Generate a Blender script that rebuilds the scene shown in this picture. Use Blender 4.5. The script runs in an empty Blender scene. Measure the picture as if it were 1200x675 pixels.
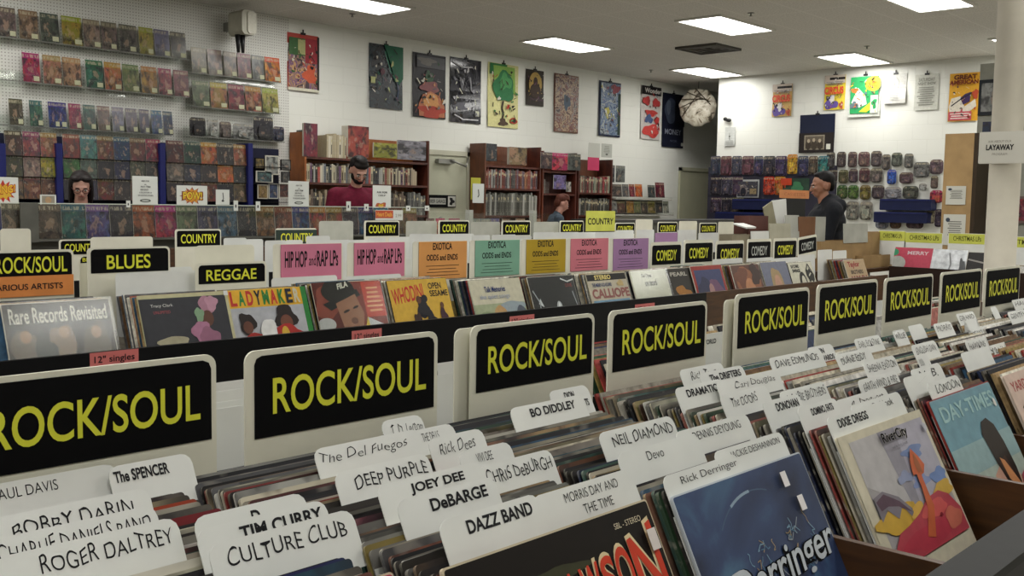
import bpy, math, random
from mathutils import Vector, Matrix
scene = bpy.context.scene
COL = scene.collection
EYE = 1.45
F = 1187.12; YAW = 0.747690526; PIT = 0.0831745; ROL = 0.016468
# ---------------------------------------------------------------- camera
fw = Vector((math.cos(YAW)*math.cos(PIT), math.sin(YAW)*math.cos(PIT), -math.sin(PIT)))
rt = Vector((math.sin(YAW), -math.cos(YAW), 0)); up = rt.cross(fw)
r2 = rt*math.cos(ROL)+up*math.sin(ROL); u2 = -rt*math.sin(ROL)+up*math.cos(ROL)
cam = bpy.data.cameras.new('camera'); co = bpy.data.objects.new('camera', cam); COL.objects.link(co)
m = Matrix((r2, u2, -fw)).transposed().to_4x4(); m.translation = Vector((0, 0, EYE)); co.matrix_world = m
cam.sensor_width = 36; cam.lens = F/1200*36; cam.clip_start = .02; cam.clip_end = 60
scene.camera = co
# measured points: where a sight line of the survey photo meets a real plane of the shop
def ray(px, py):
    a, b = (px-600)/F, -(py-337.5)/F
    return r2*a+u2*b+fw
def onz(px, py, z): d = ray(px, py); t = z/d.z; return Vector((d.x*t, d.y*t, EYE+z))
def ony(px, py, y): d = ray(px, py); t = y/d.y; return Vector((d.x*t, y, EYE+d.z*t))
def onx(px, py, x): d = ray(px, py); t = x/d.x; return Vector((x, d.y*t, EYE+d.z*t))
# ---------------------------------------------------------------- materials
def C(h, k=1.0):
    h = h.lstrip('#'); o = []
    for i in (0, 2, 4):
        c = int(h[i:i+2], 16)/255; c = c/12.92 if c < .04045 else ((c+.055)/1.055)**2.4
        o.append(min(.9, c*k))
    return (*o, 1)
MATS = {}
def newmat(name):
    m = bpy.data.materials.new(name); m.use_nodes = True
    return m, m.node_tree.nodes, m.node_tree.links, m.node_tree.nodes['Principled BSDF']
def mat(name, hexc, rough=.6, metal=0, var=.06, scale=8, bump=0, coat=0):
    key = (name, hexc, rough, metal)
    if key in MATS: return MATS[key]
    m, N, L, P = newmat(name)
    P.inputs['Roughness'].default_value = rough; P.inputs['Metallic'].default_value = metal
    P.inputs['Coat Weight'].default_value = coat; P.inputs['Coat Roughness'].default_value = .12
    P.inputs['Specular IOR Level'].default_value = .22 if rough > .3 and not metal else .5
    c = C(hexc)
    if var:
        tc = N.new('ShaderNodeTexCoord'); n = N.new('ShaderNodeTexNoise'); n.inputs['Scale'].default_value = scale; n.inputs['Detail'].default_value = 5
        L.new(tc.outputs['Object'], n.inputs['Vector'])
        r = N.new('ShaderNodeValToRGB'); r.color_ramp.elements[0].position = .3; r.color_ramp.elements[1].position = .7
        r.color_ramp.elements[0].color = [x*(1-var*2) for x in c[:3]]+[1]
        r.color_ramp.elements[1].color = [min(1, x*(1+var*2)) for x in c[:3]]+[1]
        L.new(n.outputs['Fac'], r.inputs['Fac']); L.new(r.outputs['Color'], P.inputs['Base Color'])
        if bump:
            b = N.new('ShaderNodeBump'); b.inputs['Strength'].default_value = bump; b.inputs['Distance'].default_value = .01
            L.new(n.outputs['Fac'], b.inputs['Height']); L.new(b.outputs['Normal'], P.inputs['Normal'])
    else: P.inputs['Base Color'].default_value = c
    MATS[key] = m
    return m
def ink(h): return mat('printed_ink', h, .42, 0, .05, 40)
def math_node(N, L, op, a, b=None, c=None):
    n = N.new('ShaderNodeMath'); n.operation = op
    for i, v in enumerate((a, b, c)):
        if v is None: continue
        if isinstance(v, (int, float)): n.inputs[i].default_value = v
        else: L.new(v, n.inputs[i])
    return n.outputs[0]
def mixc(N, L, f, a, b, mode='MIX'):
    n = N.new('ShaderNodeMix'); n.data_type = 'RGBA'; n.blend_type = mode
    for s, v in ((0, f), (6, a), (7, b)):
        if isinstance(v, (int, float, tuple)): n.inputs[s].default_value = v
        else: L.new(v, n.inputs[s])
    return n.outputs[2]
def print_mat(name, scale=1.0, title=True, rough=.35, zax=2):
    """printed paper: the object's own colour, broken into figures, panels and a title strip"""
    m, N, L, P = newmat(name)
    P.inputs['Roughness'].default_value = rough; P.inputs['Coat Weight'].default_value = .08; P.inputs['Coat Roughness'].default_value = .15; P.inputs['Specular IOR Level'].default_value = .3
    tc = N.new('ShaderNodeTexCoord'); oi = N.new('ShaderNodeObjectInfo')
    w = math_node(N, L, 'MULTIPLY', oi.outputs['Random'], 60)
    def nz(sc, off, D=2.5):
        n1 = N.new('ShaderNodeTexNoise'); n1.noise_dimensions = '4D'; n1.inputs['Scale'].default_value = sc*scale; n1.inputs['Detail'].default_value = D; n1.inputs['Distortion'].default_value = .25
        L.new(tc.outputs['Generated'], n1.inputs['Vector']); L.new(math_node(N, L, 'ADD', w, off), n1.inputs['W']); return n1.outputs['Fac']
    def rampf(f, a, b):
        r_ = N.new('ShaderNodeMapRange'); r_.inputs['From Min'].default_value = a; r_.inputs['From Max'].default_value = b; L.new(f, r_.inputs['Value']); return r_.outputs['Result']
    hs = N.new('ShaderNodeHueSaturation'); hs.inputs['Saturation'].default_value = 1.0; hs.inputs['Value'].default_value = .62
    L.new(oi.outputs['Color'], hs.inputs['Color'])
    hu = math_node(N, L, 'ADD', math_node(N, L, 'MULTIPLY', oi.outputs['Random'], .12), .45); L.new(hu, hs.inputs['Hue'])
    so = N.new('ShaderNodeSeparateXYZ'); L.new(tc.outputs['Generated'], so.inputs['Vector'])
    rx = math_node(N, L, 'MULTIPLY', math_node(N, L, 'SUBTRACT', math_node(N, L, 'ADD', so.outputs['X'], math_node(N, L, 'MULTIPLY', oi.outputs['Random'], .3)), .65), 1.5)
    rz = math_node(N, L, 'MULTIPLY', math_node(N, L, 'SUBTRACT', so.outputs['Z'], .40), 1.15)
    dd = math_node(N, L, 'SQRT', math_node(N, L, 'ADD', math_node(N, L, 'MULTIPLY', rx, rx), math_node(N, L, 'MULTIPLY', rz, rz)))
    dd = math_node(N, L, 'ADD', dd, math_node(N, L, 'MULTIPLY', math_node(N, L, 'SUBTRACT', nz(4, 3), .5), 1.5))
    c = mixc(N, L, rampf(nz(2.5, 0), .42, .60), oi.outputs['Color'], hs.outputs['Color'])
    c = mixc(N, L, math_node(N, L, 'MULTIPLY', rampf(nz(3.5, 7), .48, .60), .85), c, (.02, .018, .02, 1))
    c = mixc(N, L, math_node(N, L, 'MULTIPLY', rampf(dd, .36, .30), .85), c, hs.outputs['Color'])
    c = mixc(N, L, math_node(N, L, 'MULTIPLY', rampf(dd, .20, .12), .45), c, (.34, .22, .15, 1))
    c = mixc(N, L, math_node(N, L, 'MULTIPLY', rampf(nz(7, 13), .60, .68), .35), c, (.34, .31, .26, 1))
    c = mixc(N, L, math_node(N, L, 'MULTIPLY', rampf(nz(9, 23), .58, .64), .5), c, (.015, .015, .018, 1))
    if title:
        sx = N.new('ShaderNodeSeparateXYZ'); L.new(tc.outputs['Generated'], sx.inputs['Vector'])
        band = math_node(N, L, 'GREATER_THAN', sx.outputs['Z'], .80)
        lo = math_node(N, L, 'GREATER_THAN', sx.outputs['Z'], .84); hi = math_node(N, L, 'LESS_THAN', sx.outputs['Z'], .95)
        n2 = N.new('ShaderNodeTexNoise'); n2.noise_dimensions = '4D'; n2.inputs['Scale'].default_value = 9; n2.inputs['Detail'].default_value = 0
        mp = N.new('ShaderNodeMapping'); mp.inputs['Scale'].default_value = (2.2, 0, .6); L.new(tc.outputs['Generated'], mp.inputs['Vector'])
        L.new(mp.outputs['Vector'], n2.inputs['Vector']); L.new(w, n2.inputs['W'])
        ltr = math_node(N, L, 'MULTIPLY', math_node(N, L, 'MULTIPLY', lo, hi), math_node(N, L, 'GREATER_THAN', n2.outputs['Fac'], .48))
        h2 = N.new('ShaderNodeHueSaturation'); h2.inputs['Saturation'].default_value = 1.1; L.new(oi.outputs['Color'], h2.inputs['Color']); L.new(math_node(N, L, 'ADD', math_node(N, L, 'MULTIPLY', oi.outputs['Random'], .2), .42), h2.inputs['Hue'])
        c = mixc(N, L, math_node(N, L, 'MULTIPLY', band, .75), c, h2.outputs['Color'])
        c = mixc(N, L, math_node(N, L, 'MULTIPLY', ltr, .6), c, (.38, .34, .24, 1))
    L.new(c, P.inputs['Base Color'])
    return m
COMIC = print_mat('printed_comic_cover'); PHOTO = print_mat('printed_picture', .7, False); PACK = print_mat('printed_package', 1.2, True, .25)
def objcol_mat(name, rough=.55, worn=.25):
    m, N, L, P = newmat(name); P.inputs['Roughness'].default_value = rough
    tc = N.new('ShaderNodeTexCoord'); oi = N.new('ShaderNodeObjectInfo')
    n = N.new('ShaderNodeTexNoise'); n.inputs['Scale'].default_value = 45; n.inputs['Detail'].default_value = 6
    L.new(tc.outputs['Object'], n.inputs['Vector'])
    r = N.new('ShaderNodeValToRGB'); r.color_ramp.elements[0].position = .52; r.color_ramp.elements[1].position = .72; L.new(n.outputs['Fac'], r.inputs['Fac'])
    f = math_node(N, L, 'MULTIPLY', r.outputs['Color'], worn)
    L.new(mixc(N, L, f, oi.outputs['Color'], (.5, .47, .38, 1)), P.inputs['Base Color'])
    return m
SLEEVE = objcol_mat('worn_card_sleeve'); SLEEVE_EDGE = objcol_mat('worn_card_edge', .7, .8); SPINE = objcol_mat('book_spine', .5, .35)
PLAIN = objcol_mat('plain_coloured', .5, .05)
def wood(name, a, b, sc=(1, 1, 12), rough=.45):
    if name in MATS: return MATS[name]
    m, N, L, P = newmat(name); P.inputs['Roughness'].default_value = rough
    tc = N.new('ShaderNodeTexCoord'); mp = N.new('ShaderNodeMapping'); mp.inputs['Scale'].default_value = sc
    n = N.new('ShaderNodeTexNoise'); n.inputs['Scale'].default_value = 3; n.inputs['Detail'].default_value = 8; n.inputs['Distortion'].default_value = 1.2
    r = N.new('ShaderNodeValToRGB'); r.color_ramp.elements[0].position = .3; r.color_ramp.elements[0].color = C(a); r.color_ramp.elements[1].position = .7; r.color_ramp.elements[1].color = C(b)
    L.new(tc.outputs['Object'], mp.inputs['Vector']); L.new(mp.outputs['Vector'], n.inputs['Vector']); L.new(n.outputs['Fac'], r.inputs['Fac']); L.new(r.outputs['Color'], P.inputs['Base Color'])
    MATS[name] = m; return m
def glass(name, ior=1.5, rough=.05, k=1.0):
    m, N, L, P = newmat(name); N.remove(P); out = N['Material Output']
    tr = N.new('ShaderNodeBsdfTransparent'); tr.inputs[0].default_value = (.96, .97, .96, 1); gl = N.new('ShaderNodeBsdfGlossy'); gl.inputs['Roughness'].default_value = rough
    fr = N.new('ShaderNodeLayerWeight'); fr.inputs['Blend'].default_value = .5; ff = math_node(N, L, 'ADD', math_node(N, L, 'MULTIPLY', math_node(N, L, 'POWER', fr.outputs['Facing'], 4), .8*(ior-1)), .06*(ior-1)); mx = N.new('ShaderNodeMixShader')
    tc = N.new('ShaderNodeTexCoord'); nn = N.new('ShaderNodeTexNoise'); nn.inputs['Scale'].default_value = 14*k; L.new(tc.outputs['Object'], nn.inputs['Vector'])
    bp = N.new('ShaderNodeBump'); bp.inputs['Strength'].default_value = .25*k; bp.inputs['Distance'].default_value = .01; L.new(nn.outputs['Fac'], bp.inputs['Height']); L.new(bp.outputs['Normal'], gl.inputs['Normal']); L.new(bp.outputs['Normal'], fr.inputs['Normal'])
    L.new(ff, mx.inputs[0]); L.new(tr.outputs[0], mx.inputs[1]); L.new(gl.outputs[0], mx.inputs[2]); L.new(mx.outputs[0], out.inputs['Surface'])
    return m
WHITE = mat('white_card', '#dcdeda', .5, 0, .04, 6); CREAM = mat('off_white_board', '#dedccb', .5, 0, .05, 5)
GREYC = mat('grey_card', '#8f9088', .6); BLACK = mat('black_board', '#0c0c0e', .5, 0, .1); BLK = mat('black_print', '#060608', .8, 0, 0); BLK.node_tree.nodes['Principled BSDF'].inputs['Specular IOR Level'].default_value = .15
YEL = mat('yellow_print', '#dfe044', .45, 0, 0); INKB = mat('black_marker', '#17171b', .5, 0, 0)
RAIL = mat('grey_laminate', '#1a1b1a', .6, 0, .08, 30); RAILD = mat('dark_laminate', '#141415', .5, 0, .1, 20)
WOODB = wood('brown_bin_wood', '#38220f', '#553619', (2, 2, 14)); WOODD = wood('dark_shelf_wood', '#35150f', '#5a2a1c', (10, 2, 1)); WOODO = wood('orange_shelf_wood', '#7c4418', '#a05c24', (10, 2, 1))
CARDB = mat('cardboard', '#9c815a', .8, 0, .08, 5); CARDD = mat('brown_cardboard', '#74523a', .8); ACR = glass('clear_acrylic', 1.5, .04, .4); BAG = glass('clear_plastic_bag', 1.35, .16, .35)
METAL = mat('grey_metal', '#8a8a85', .35, .7); DKMET = mat('dark_metal', '#2b2b2c', .4, .6)
# ---------------------------------------------------------------- mesh building
class MB:
    def __init__(s): s.v = []; s.f = []; s.mi = []; s.m = []; s.sm = []
    def slot(s, m):
        if m not in s.m: s.m.append(m)
        return s.m.index(m)
    def add(s, vs, fs, m, smooth=False, M=None):
        b = len(s.v); k = s.slot(m)
        s.v += [tuple(M @ Vector(v)) if M else tuple(v) for v in vs]
        for f in fs: s.f.append([b+i for i in f]); s.mi.append(k); s.sm.append(smooth)
        return s
    def box(s, x0, y0, z0, x1, y1, z1, m, M=None):
        return s.add([(x0,y0,z0),(x1,y0,z0),(x1,y1,z0),(x0,y1,z0),(x0,y0,z1),(x1,y0,z1),(x1,y1,z1),(x0,y1,z1)],
              [(0,3,2,1),(4,5,6,7),(0,1,5,4),(1,2,6,5),(2,3,7,6),(3,0,4,7)], m, False, M)
    def bevbox(s, x0, y0, z0, x1, y1, z1, b, m, M=None):
        # box with chamfered vertical outline in the x-z plane
        return s.slab([(x0+b,z0),(x1-b,z0),(x1,z0+b),(x1,z1-b),(x1-b,z1),(x0+b,z1),(x0,z1-b),(x0,z0+b)], y0, y1, m, M=M)
    def slab(s, pts, y0, y1, m, me=None, M=None):
        n = len(pts)
        s.add([(p[0], y0, p[1]) for p in pts]+[(p[0], y1, p[1]) for p in pts], [tuple(range(n)), tuple(range(2*n-1, n-1, -1))], m, False, M)
        s.add([(p[0], y0, p[1]) for p in pts]+[(p[0], y1, p[1]) for p in pts], [(i, n+i, n+(i+1) % n, (i+1) % n) for i in range(n)], me or m, False, M)
        return s
    def poly(s, pts, y, m): return s.add([(p[0], y, p[1]) for p in pts], [tuple(range(len(pts)))], m)
    def lathe(s, prof, m, n=24, M=None, smooth=True):
        vs = []; fs = []
        for r, z in prof:
            for i in range(n): a = 2*math.pi*i/n; vs.append((r*math.cos(a), r*math.sin(a), z))
        for j in range(len(prof)-1):
            for i in range(n): k = (i+1) % n; fs.append((j*n+i, j*n+k, (j+1)*n+k, (j+1)*n+i))
        fs.append(tuple(range(n-1, -1, -1))); fs.append(tuple((len(prof)-1)*n+i for i in range(n)))
        return s.add(vs, fs, m, smooth, M)
    def tube(s, p0, p1, r, m, r1=None, n=10):
        p0 = Vector(p0); p1 = Vector(p1); d = p1-p0
        M = Matrix.Translation(p0) @ d.to_track_quat('Z', 'Y').to_matrix().to_4x4()
        return s.lathe([(r, 0), (r1 if r1 is not None else r, d.length)], m, n, M)
    def ell(s, c, r, m, R=None, seg=16, ring=10):
        vs = []; fs = []
        for j in range(ring+1):
            t = math.pi*j/ring
            for i in range(seg):
                a = 2*math.pi*i/seg; v = Vector((r[0]*math.sin(t)*math.cos(a), r[1]*math.sin(t)*math.sin(a), r[2]*math.cos(t)))
                if R: v = R @ v
                vs.append(v+Vector(c))
        for j in range(ring):
            for i in range(seg): k = (i+1) % seg; fs.append((j*seg+i, (j+1)*seg+i, (j+1)*seg+k, j*seg+k))
        return s.add(vs, fs, m, True)
    def mesh(s, name):
        me = bpy.data.meshes.new(name); me.from_pydata(s.v, [], s.f)
        for m in s.m: me.materials.append(m)
        me.polygons.foreach_set('material_index', s.mi); me.polygons.foreach_set('use_smooth', s.sm); me.update(); return me
    def obj(s, name, parent=None, loc=None, rot=None):
        return link(name, s.mesh(name), parent, loc, rot)
def link(name, me, parent=None, loc=None, rot=None):
    o = bpy.data.objects.new(name, me); COL.objects.link(o)
    if parent: o.parent = parent
    if loc is not None: o.location = loc
    if rot is not None: o.rotation_euler = rot
    return o
def tag(o, label, cat, group=None, kind=None):
    if label: o['label'] = label
    if cat: o['category'] = cat
    if group: o['group'] = group
    if kind: o['kind'] = kind
    return o
def empty(name, label, cat, loc=(0, 0, 0), rz=0, group=None, rx=0):
    o = bpy.data.objects.new(name, None); COL.objects.link(o); o.location = loc; o.rotation_euler = (rx, 0, rz); o.empty_display_size = .05
    return tag(o, label, cat, group)
def struct(o): o['kind'] = 'structure'; return o
def rrect(x0, z0, x1, z1, r, n=5):
    pts = []
    for cx, cz, a0 in ((x1-r, z1-r, 0), (x0+r, z1-r, 90), (x0+r, z0+r, 180), (x1-r, z0+r, 270)):
        for i in range(n+1): a = math.radians(a0+90*i/n); pts.append((cx+r*math.cos(a), cz+r*math.sin(a)))
    return pts[::-1]
TXT = {}
def text_geo(s, bold=0., sp=1., shear=0.):
    k = (s, bold, sp, shear)
    if k not in TXT:
        c = bpy.data.curves.new('lettering', 'FONT'); c.body = s; c.offset = bold; c.space_character = sp; c.shear = shear; c.resolution_u = 5
        o = bpy.data.objects.new('lettering', c); me = o.to_mesh()
        vs = [(v.co.x, v.co.y) for v in me.vertices]; fs = [tuple(p.vertices) for p in me.polygons]
        o.to_mesh_clear(); bpy.data.objects.remove(o); bpy.data.curves.remove(c)
        x0 = min(v[0] for v in vs); x1 = max(v[0] for v in vs); y0 = min(v[1] for v in vs); y1 = max(v[1] for v in vs)
        TXT[k] = ([((v[0]-x0)/(x1-x0), (v[1]-y0)/(y1-y0)) for v in vs], fs, (x1-x0)/(y1-y0))
    return TXT[k]
def text(mb, s, x0, z0, x1, z1, m, y=-.0008, bold=.0, sp=1., shear=0., slope=0., fit=True, warp=None):
    vs, fs, asp = text_geo(s, bold, sp, shear)
    if not fit: x1 = min(x1, x0+(z1-z0)*asp)
    o = []
    for a, b in vs:
        px = x0+a*(x1-x0); pz = z0+b*(z1-z0)+slope*(px-x0)
        if warp: pz = warp(a, b)
        o.append((px, y, pz))
    mb.add(o, fs, m); return mb
def ellp(cx, cz, rx, rz, rot=0, n=20, wob=0, seed=0):
    R = random.Random(seed); o = []; c, s = math.cos(rot), math.sin(rot)
    for i in range(n):
        a = -2*math.pi*i/n; k = 1+wob*(.7*math.sin(3*a+seed)+.5*math.sin(5*a+2.3*seed)); x = rx*math.cos(a)*k; z = rz*math.sin(a)*k
        o.append((cx+x*c-z*s, cz+x*s+z*c))
    return o
def art(parent, w, h, shapes, y=-.0010, dy=.00025, name='cover_art', x0=0, z0=0):
    """flat printed artwork and painted highlights; shapes in 0..1 of the cover: (colour, kind, ...)"""
    mb = MB(); k = 0
    for ch in parent.children:
        if ch.name.split('.')[0] in ('front_cover', 'sheet', 'paper', 'card', 'printed_panel', 'strip'): parent = ch; break
    sx = lambda p: [(x0+min(1, max(0, a))*w, z0+min(1, max(0, b))*h) for a, b in p]
    for sh in shapes:
        m = ink(sh[0]) if isinstance(sh[0], str) else sh[0]; kd = sh[1]; yy = y-dy*k; k += 1
        if kd == 'r': a, b, c, d = sh[2]; mb.poly(sx([(a, d), (c, d), (c, b), (a, b)])[::-1], yy, m)
        elif kd == 'p': mb.poly(sx(sh[2]), yy, m)
        elif kd == 'e':
            q = list(sh[2])+[0]*(5-len(sh[2])); mb.poly(sx(ellp(q[0], q[1], q[2], q[3], q[4], 22, sh[3] if len(sh) > 3 else 0, int(q[0]*99+q[1]*77))), yy, m)
        elif kd == 't':
            a, b, c, d = sh[3]; kw = sh[4] if len(sh) > 4 else {}
            text(mb, sh[2], x0+a*w, z0+b*h, x0+c*w, z0+d*h, m, yy, **kw)
        elif kd == 's':      # stroke
            pts = sx(sh[2]); t = sh[3]*w/2
            for (ax, az), (bx, bz) in zip(pts, pts[1:]):
                dx, dz = bx-ax, bz-az; l = math.hypot(dx, dz) or 1; nx, nz = -dz/l*t, dx/l*t
                mb.poly([(ax+nx, az+nz), (bx+nx, bz+nz), (bx-nx, bz-nz), (ax-nx, az-nz)], yy, m)
        elif kd == 'l':      # rows of tiny print
            a, b, c, d = sh[2]; n = sh[3]; R = random.Random(n)
            for i in range(n):
                zz = d-(d-b)*(i+.5)/n; t = (d-b)/n*.22; e = (c-a)*R.random()*.18
                mb.poly(sx([(a+e, zz-t), (a+e, zz+t), (c-e, zz+t), (c-e, zz-t)]), yy, m)
    return mb.obj(name, parent)
ORD = ['first', 'second', 'third', 'fourth', 'fifth', 'sixth', 'seventh', 'eighth', 'ninth', 'tenth', 'eleventh', 'twelfth', 'thirteenth', 'fourteenth', 'fifteenth', 'sixteenth', 'seventeenth', 'eighteenth', 'nineteenth', 'twentieth', 'twenty-first', 'twenty-second', 'twenty-third', 'twenty-fourth', 'twenty-fifth']
def cname(h):
    import colorsys
    r, g, b = (int(h.lstrip('#')[i:i+2], 16)/255 for i in (0, 2, 4)); H, S, V = colorsys.rgb_to_hsv(r, g, b)
    if S < .18: return 'black' if V < .22 else 'dark grey' if V < .42 else 'grey' if V < .65 else 'pale'
    H *= 360; n = 'red' if H < 14 or H > 340 else ('brown' if V < .55 else 'orange') if H < 40 else ('olive' if V < .5 else 'yellow') if H < 68 else 'green' if H < 165 else 'teal' if H < 195 else 'blue' if H < 255 else 'purple'
    return n if V > .38 or n in ('brown', 'olive') else 'dark '+n
rnd = random.Random(7)
# ================================================================ SETTING
ZC = EYE+2.0; YL = 9.6; XR = 13.9
def block_mat(name, col, holes=False):
    m, N, L, P = newmat(name); P.inputs['Roughness'].default_value = .55
    tc = N.new('ShaderNodeTexCoord'); sx = N.new('ShaderNodeSeparateXYZ'); L.new(tc.outputs['Object'], sx.inputs['Vector'])
    hx = math_node(N, L, 'ADD', sx.outputs['X'], sx.outputs['Y'])
    base = C(col)
    n = N.new('ShaderNodeTexNoise'); n.inputs['Scale'].default_value = 1.3; n.inputs['Detail'].default_value = 5; L.new(tc.outputs['Object'], n.inputs['Vector'])
    c = mixc(N, L, math_node(N, L, 'MULTIPLY', n.outputs['Fac'], .25), base, tuple(x*.72 for x in base[:3])+(1,))
    if holes:
        fx = math_node(N, L, 'SUBTRACT', math_node(N, L, 'FRACT', math_node(N, L, 'MULTIPLY', hx, 34)), .5)
        fz = math_node(N, L, 'SUBTRACT', math_node(N, L, 'FRACT', math_node(N, L, 'MULTIPLY', sx.outputs['Z'], 34)), .5)
        d = math_node(N, L, 'ADD', math_node(N, L, 'MULTIPLY', fx, fx), math_node(N, L, 'MULTIPLY', fz, fz))
        hole = math_node(N, L, 'LESS_THAN', d, .03)
        c = mixc(N, L, hole, c, (.20, .19, .17, 1))
    else:
        cb = N.new('ShaderNodeCombineXYZ'); L.new(hx, cb.inputs[0]); L.new(sx.outputs['Z'], cb.inputs[1])
        br = N.new('ShaderNodeTexBrick'); br.inputs['Scale'].default_value = 1; br.inputs['Brick Width'].default_value = .4; br.inputs['Row Height'].default_value = .2; br.inputs['Mortar Size'].default_value = .006; br.inputs['Mortar Smooth'].default_value = .6
        L.new(cb.outputs[0], br.inputs['Vector'])
        b = N.new('ShaderNodeBump'); b.inputs['Strength'].default_value = .3; b.inputs['Distance'].default_value = .003; b.invert = True
        L.new(br.outputs['Fac'], b.inputs['Height']); L.new(b.outputs['Normal'], P.inputs['Normal'])
        c = mixc(N, L, math_node(N, L, 'MULTIPLY', br.outputs['Fac'], .10), c, (.30, .30, .27, 1))
    L.new(c, P.inputs['Base Color']); return m
WALLM = block_mat('painted_block_wall', '#d9dad3'); PEG = block_mat('pegboard', '#cfcfc9', True)
def ceil_mat():
    m, N, L, P = newmat('ceiling_tile'); P.inputs['Roughness'].default_value = .9
    tc = N.new('ShaderNodeTexCoord'); n = N.new('ShaderNodeTexNoise'); n.inputs['Scale'].default_value = 60; n.inputs['Detail'].default_value = 6; L.new(tc.outputs['Object'], n.inputs['Vector'])
    r = N.new('ShaderNodeValToRGB'); r.color_ramp.elements[0].position = .35; r.color_ramp.elements[0].color = C('#b7b5af'); r.color_ramp.elements[1].position = .6; r.color_ramp.elements[1].color = C('#cfcdc7'); L.new(n.outputs['Fac'], r.inputs['Fac'])
    br = N.new('ShaderNodeTexBrick'); br.offset = 0; br.inputs['Scale'].default_value = 1; br.inputs['Brick Width'].default_value = 1.1167; br.inputs['Row Height'].default_value = .5625; br.inputs['Mortar Size'].default_value = .011
    mp = N.new('ShaderNodeMapping'); mp.inputs['Location'].default_value = (.35, .03, 0); L.new(tc.outputs['Object'], mp.inputs['Vector']); L.new(mp.outputs['Vector'], br.inputs['Vector'])
    L.new(mixc(N, L, math_node(N, L, 'MULTIPLY', br.outputs['Fac'], .5), r.outputs['Color'], C('#dad8d2')), P.inputs['Base Color'])
    b = N.new('ShaderNodeBump'); b.inputs['Strength'].default_value = .4; b.inputs['Distance'].default_value = .004; L.new(br.outputs['Fac'], b.inputs['Height']); L.new(b.outputs['Normal'], P.inputs['Normal'])
    return m
def floor_mat():
    m, N, L, P = newmat('floor_tile'); P.inputs['Roughness'].default_value = .35
    tc = N.new('ShaderNodeTexCoord'); br = N.new('ShaderNodeTexBrick'); br.offset = 0; br.inputs['Brick Width'].default_value = .305; br.inputs['Row Height'].default_value = .305; br.inputs['Mortar Size'].default_value = .002
    br.inputs['Scale'].default_value = 1
    br.inputs['Color1'].default_value = C('#b9b4a8'); br.inputs['Color2'].default_value = C('#aca79b'); br.inputs['Mortar'].default_value = C('#3a3834')
    L.new(tc.outputs['Object'], br.inputs['Vector']); L.new(br.outputs['Color'], P.inputs['Base Color']); return m
XE = 17.6; X0 = -3.2; Y0 = -3.6; YC = 8.56
struct(MB().box(X0, Y0, -.1, XE, YL+.2, 0, floor_mat()).obj('floor'))
struct(MB().box(X0, Y0, ZC, XE, YL+.2, ZC+.1, ceil_mat()).obj('ceiling'))
struct(MB().box(X0, YL, 0, XE, YL+.2, ZC, WALLM).obj('wall_left'))
struct(MB().box(XR, Y0, 0, XR+.25, YC, ZC, WALLM).obj('wall_right'))
struct(MB().box(XE, YC-1.5, 0, XE+.2, YL+.2, ZC, WALLM).obj('wall_passage'))
struct(MB().box(XR+.25, YC-1.6, 0, XE, YC-1.5, ZC, WALLM).obj('wall_passage_side'))
struct(MB().box(X0-.2, Y0, 0, X0, YL+.2, ZC, WALLM).obj('wall_back'))
struct(MB().box(X0, Y0-.2, 0, XR+.25, Y0, ZC, WALLM).obj('wall_front'))
pe = ony(338, 100, YL).x
struct(MB().box(1.5, YL-.012, .05, pe, YL-.002, ZC-.01, PEG).obj('trim_1'))
for nm, a in (('baseboard_left', (X0, YL-.02, 0, XE, YL-.003, .1)), ('baseboard_right', (XR-.018, Y0, 0, XR-.003, YC, .1))):
    struct(MB().box(*a, mat('brown_vinyl', '#3a3028', .5)).obj(nm))
# doors in the left wall
DOORM = mat('beige_door_paint', '#a9a891', .45, 0, .03, 3); FRAMEM = mat('beige_frame_paint', '#b5b4a2', .45, 0, .03, 3); DOORW = mat('cream_door_paint', '#b3b4a0', .45, 0, .03, 3)
def door(nm, x0, x1, zt, closer, dm, fm):
    y = YL-.004; f = MB()
    f.box(x0, y-.04, 0, x0+.06, y, zt, fm).box(x1-.06, y-.04, 0, x1, y, zt, fm).box(x0, y-.04, zt-.06, x1, y, zt, fm)
    d = struct(MB().box(x0+.062, y-.02, .01, x1-.062, y, zt-.062, dm).obj(nm))
    f.obj('door_frame', d)
    k = MB(); hx = x1-.62 if closer else x0+.45
    k.lathe([(.028, 0), (.028, .012), (.012, .014), (.012, .05), (.027, .055), (.024, .08)], METAL, 16, Matrix.Translation((hx, y-.02, .98)) @ Matrix.Rotation(math.pi/2, 4, 'X'))
    k.obj('door_knob', d)
    if closer:
        c = MB(); c.bevbox(x0+.2, y-.09, zt-.17, x0+.48, y-.021, zt-.11, .01, METAL)
        c.tube((x0+.40, y-.10, zt-.12), (x0+.62, y-.16, zt-.20), .012, METAL).tube((x0+.62, y-.16, zt-.20), (x0+.78, y-.03, zt-.075), .010, METAL)
        c.obj('door_closer', d)
        MB().lathe([(.03, 0), (.03, .008), (.012, .012)], METAL, 16, Matrix.Translation((x0+.30, y-.02, zt-.88)) @ Matrix.Rotation(math.pi/2, 4, 'X')).obj('lock', d)
a = ony(503, 176, YL); b = ony(549, 178.5, YL)
door('door_1', a.x-.12, b.x, EYE+.665, True, DOORW, FRAMEM)
a = ony(795, 197, YL); door('door_2', a.x, a.x+1.1, EYE+.655, False, DOORM, DOORM)
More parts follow.
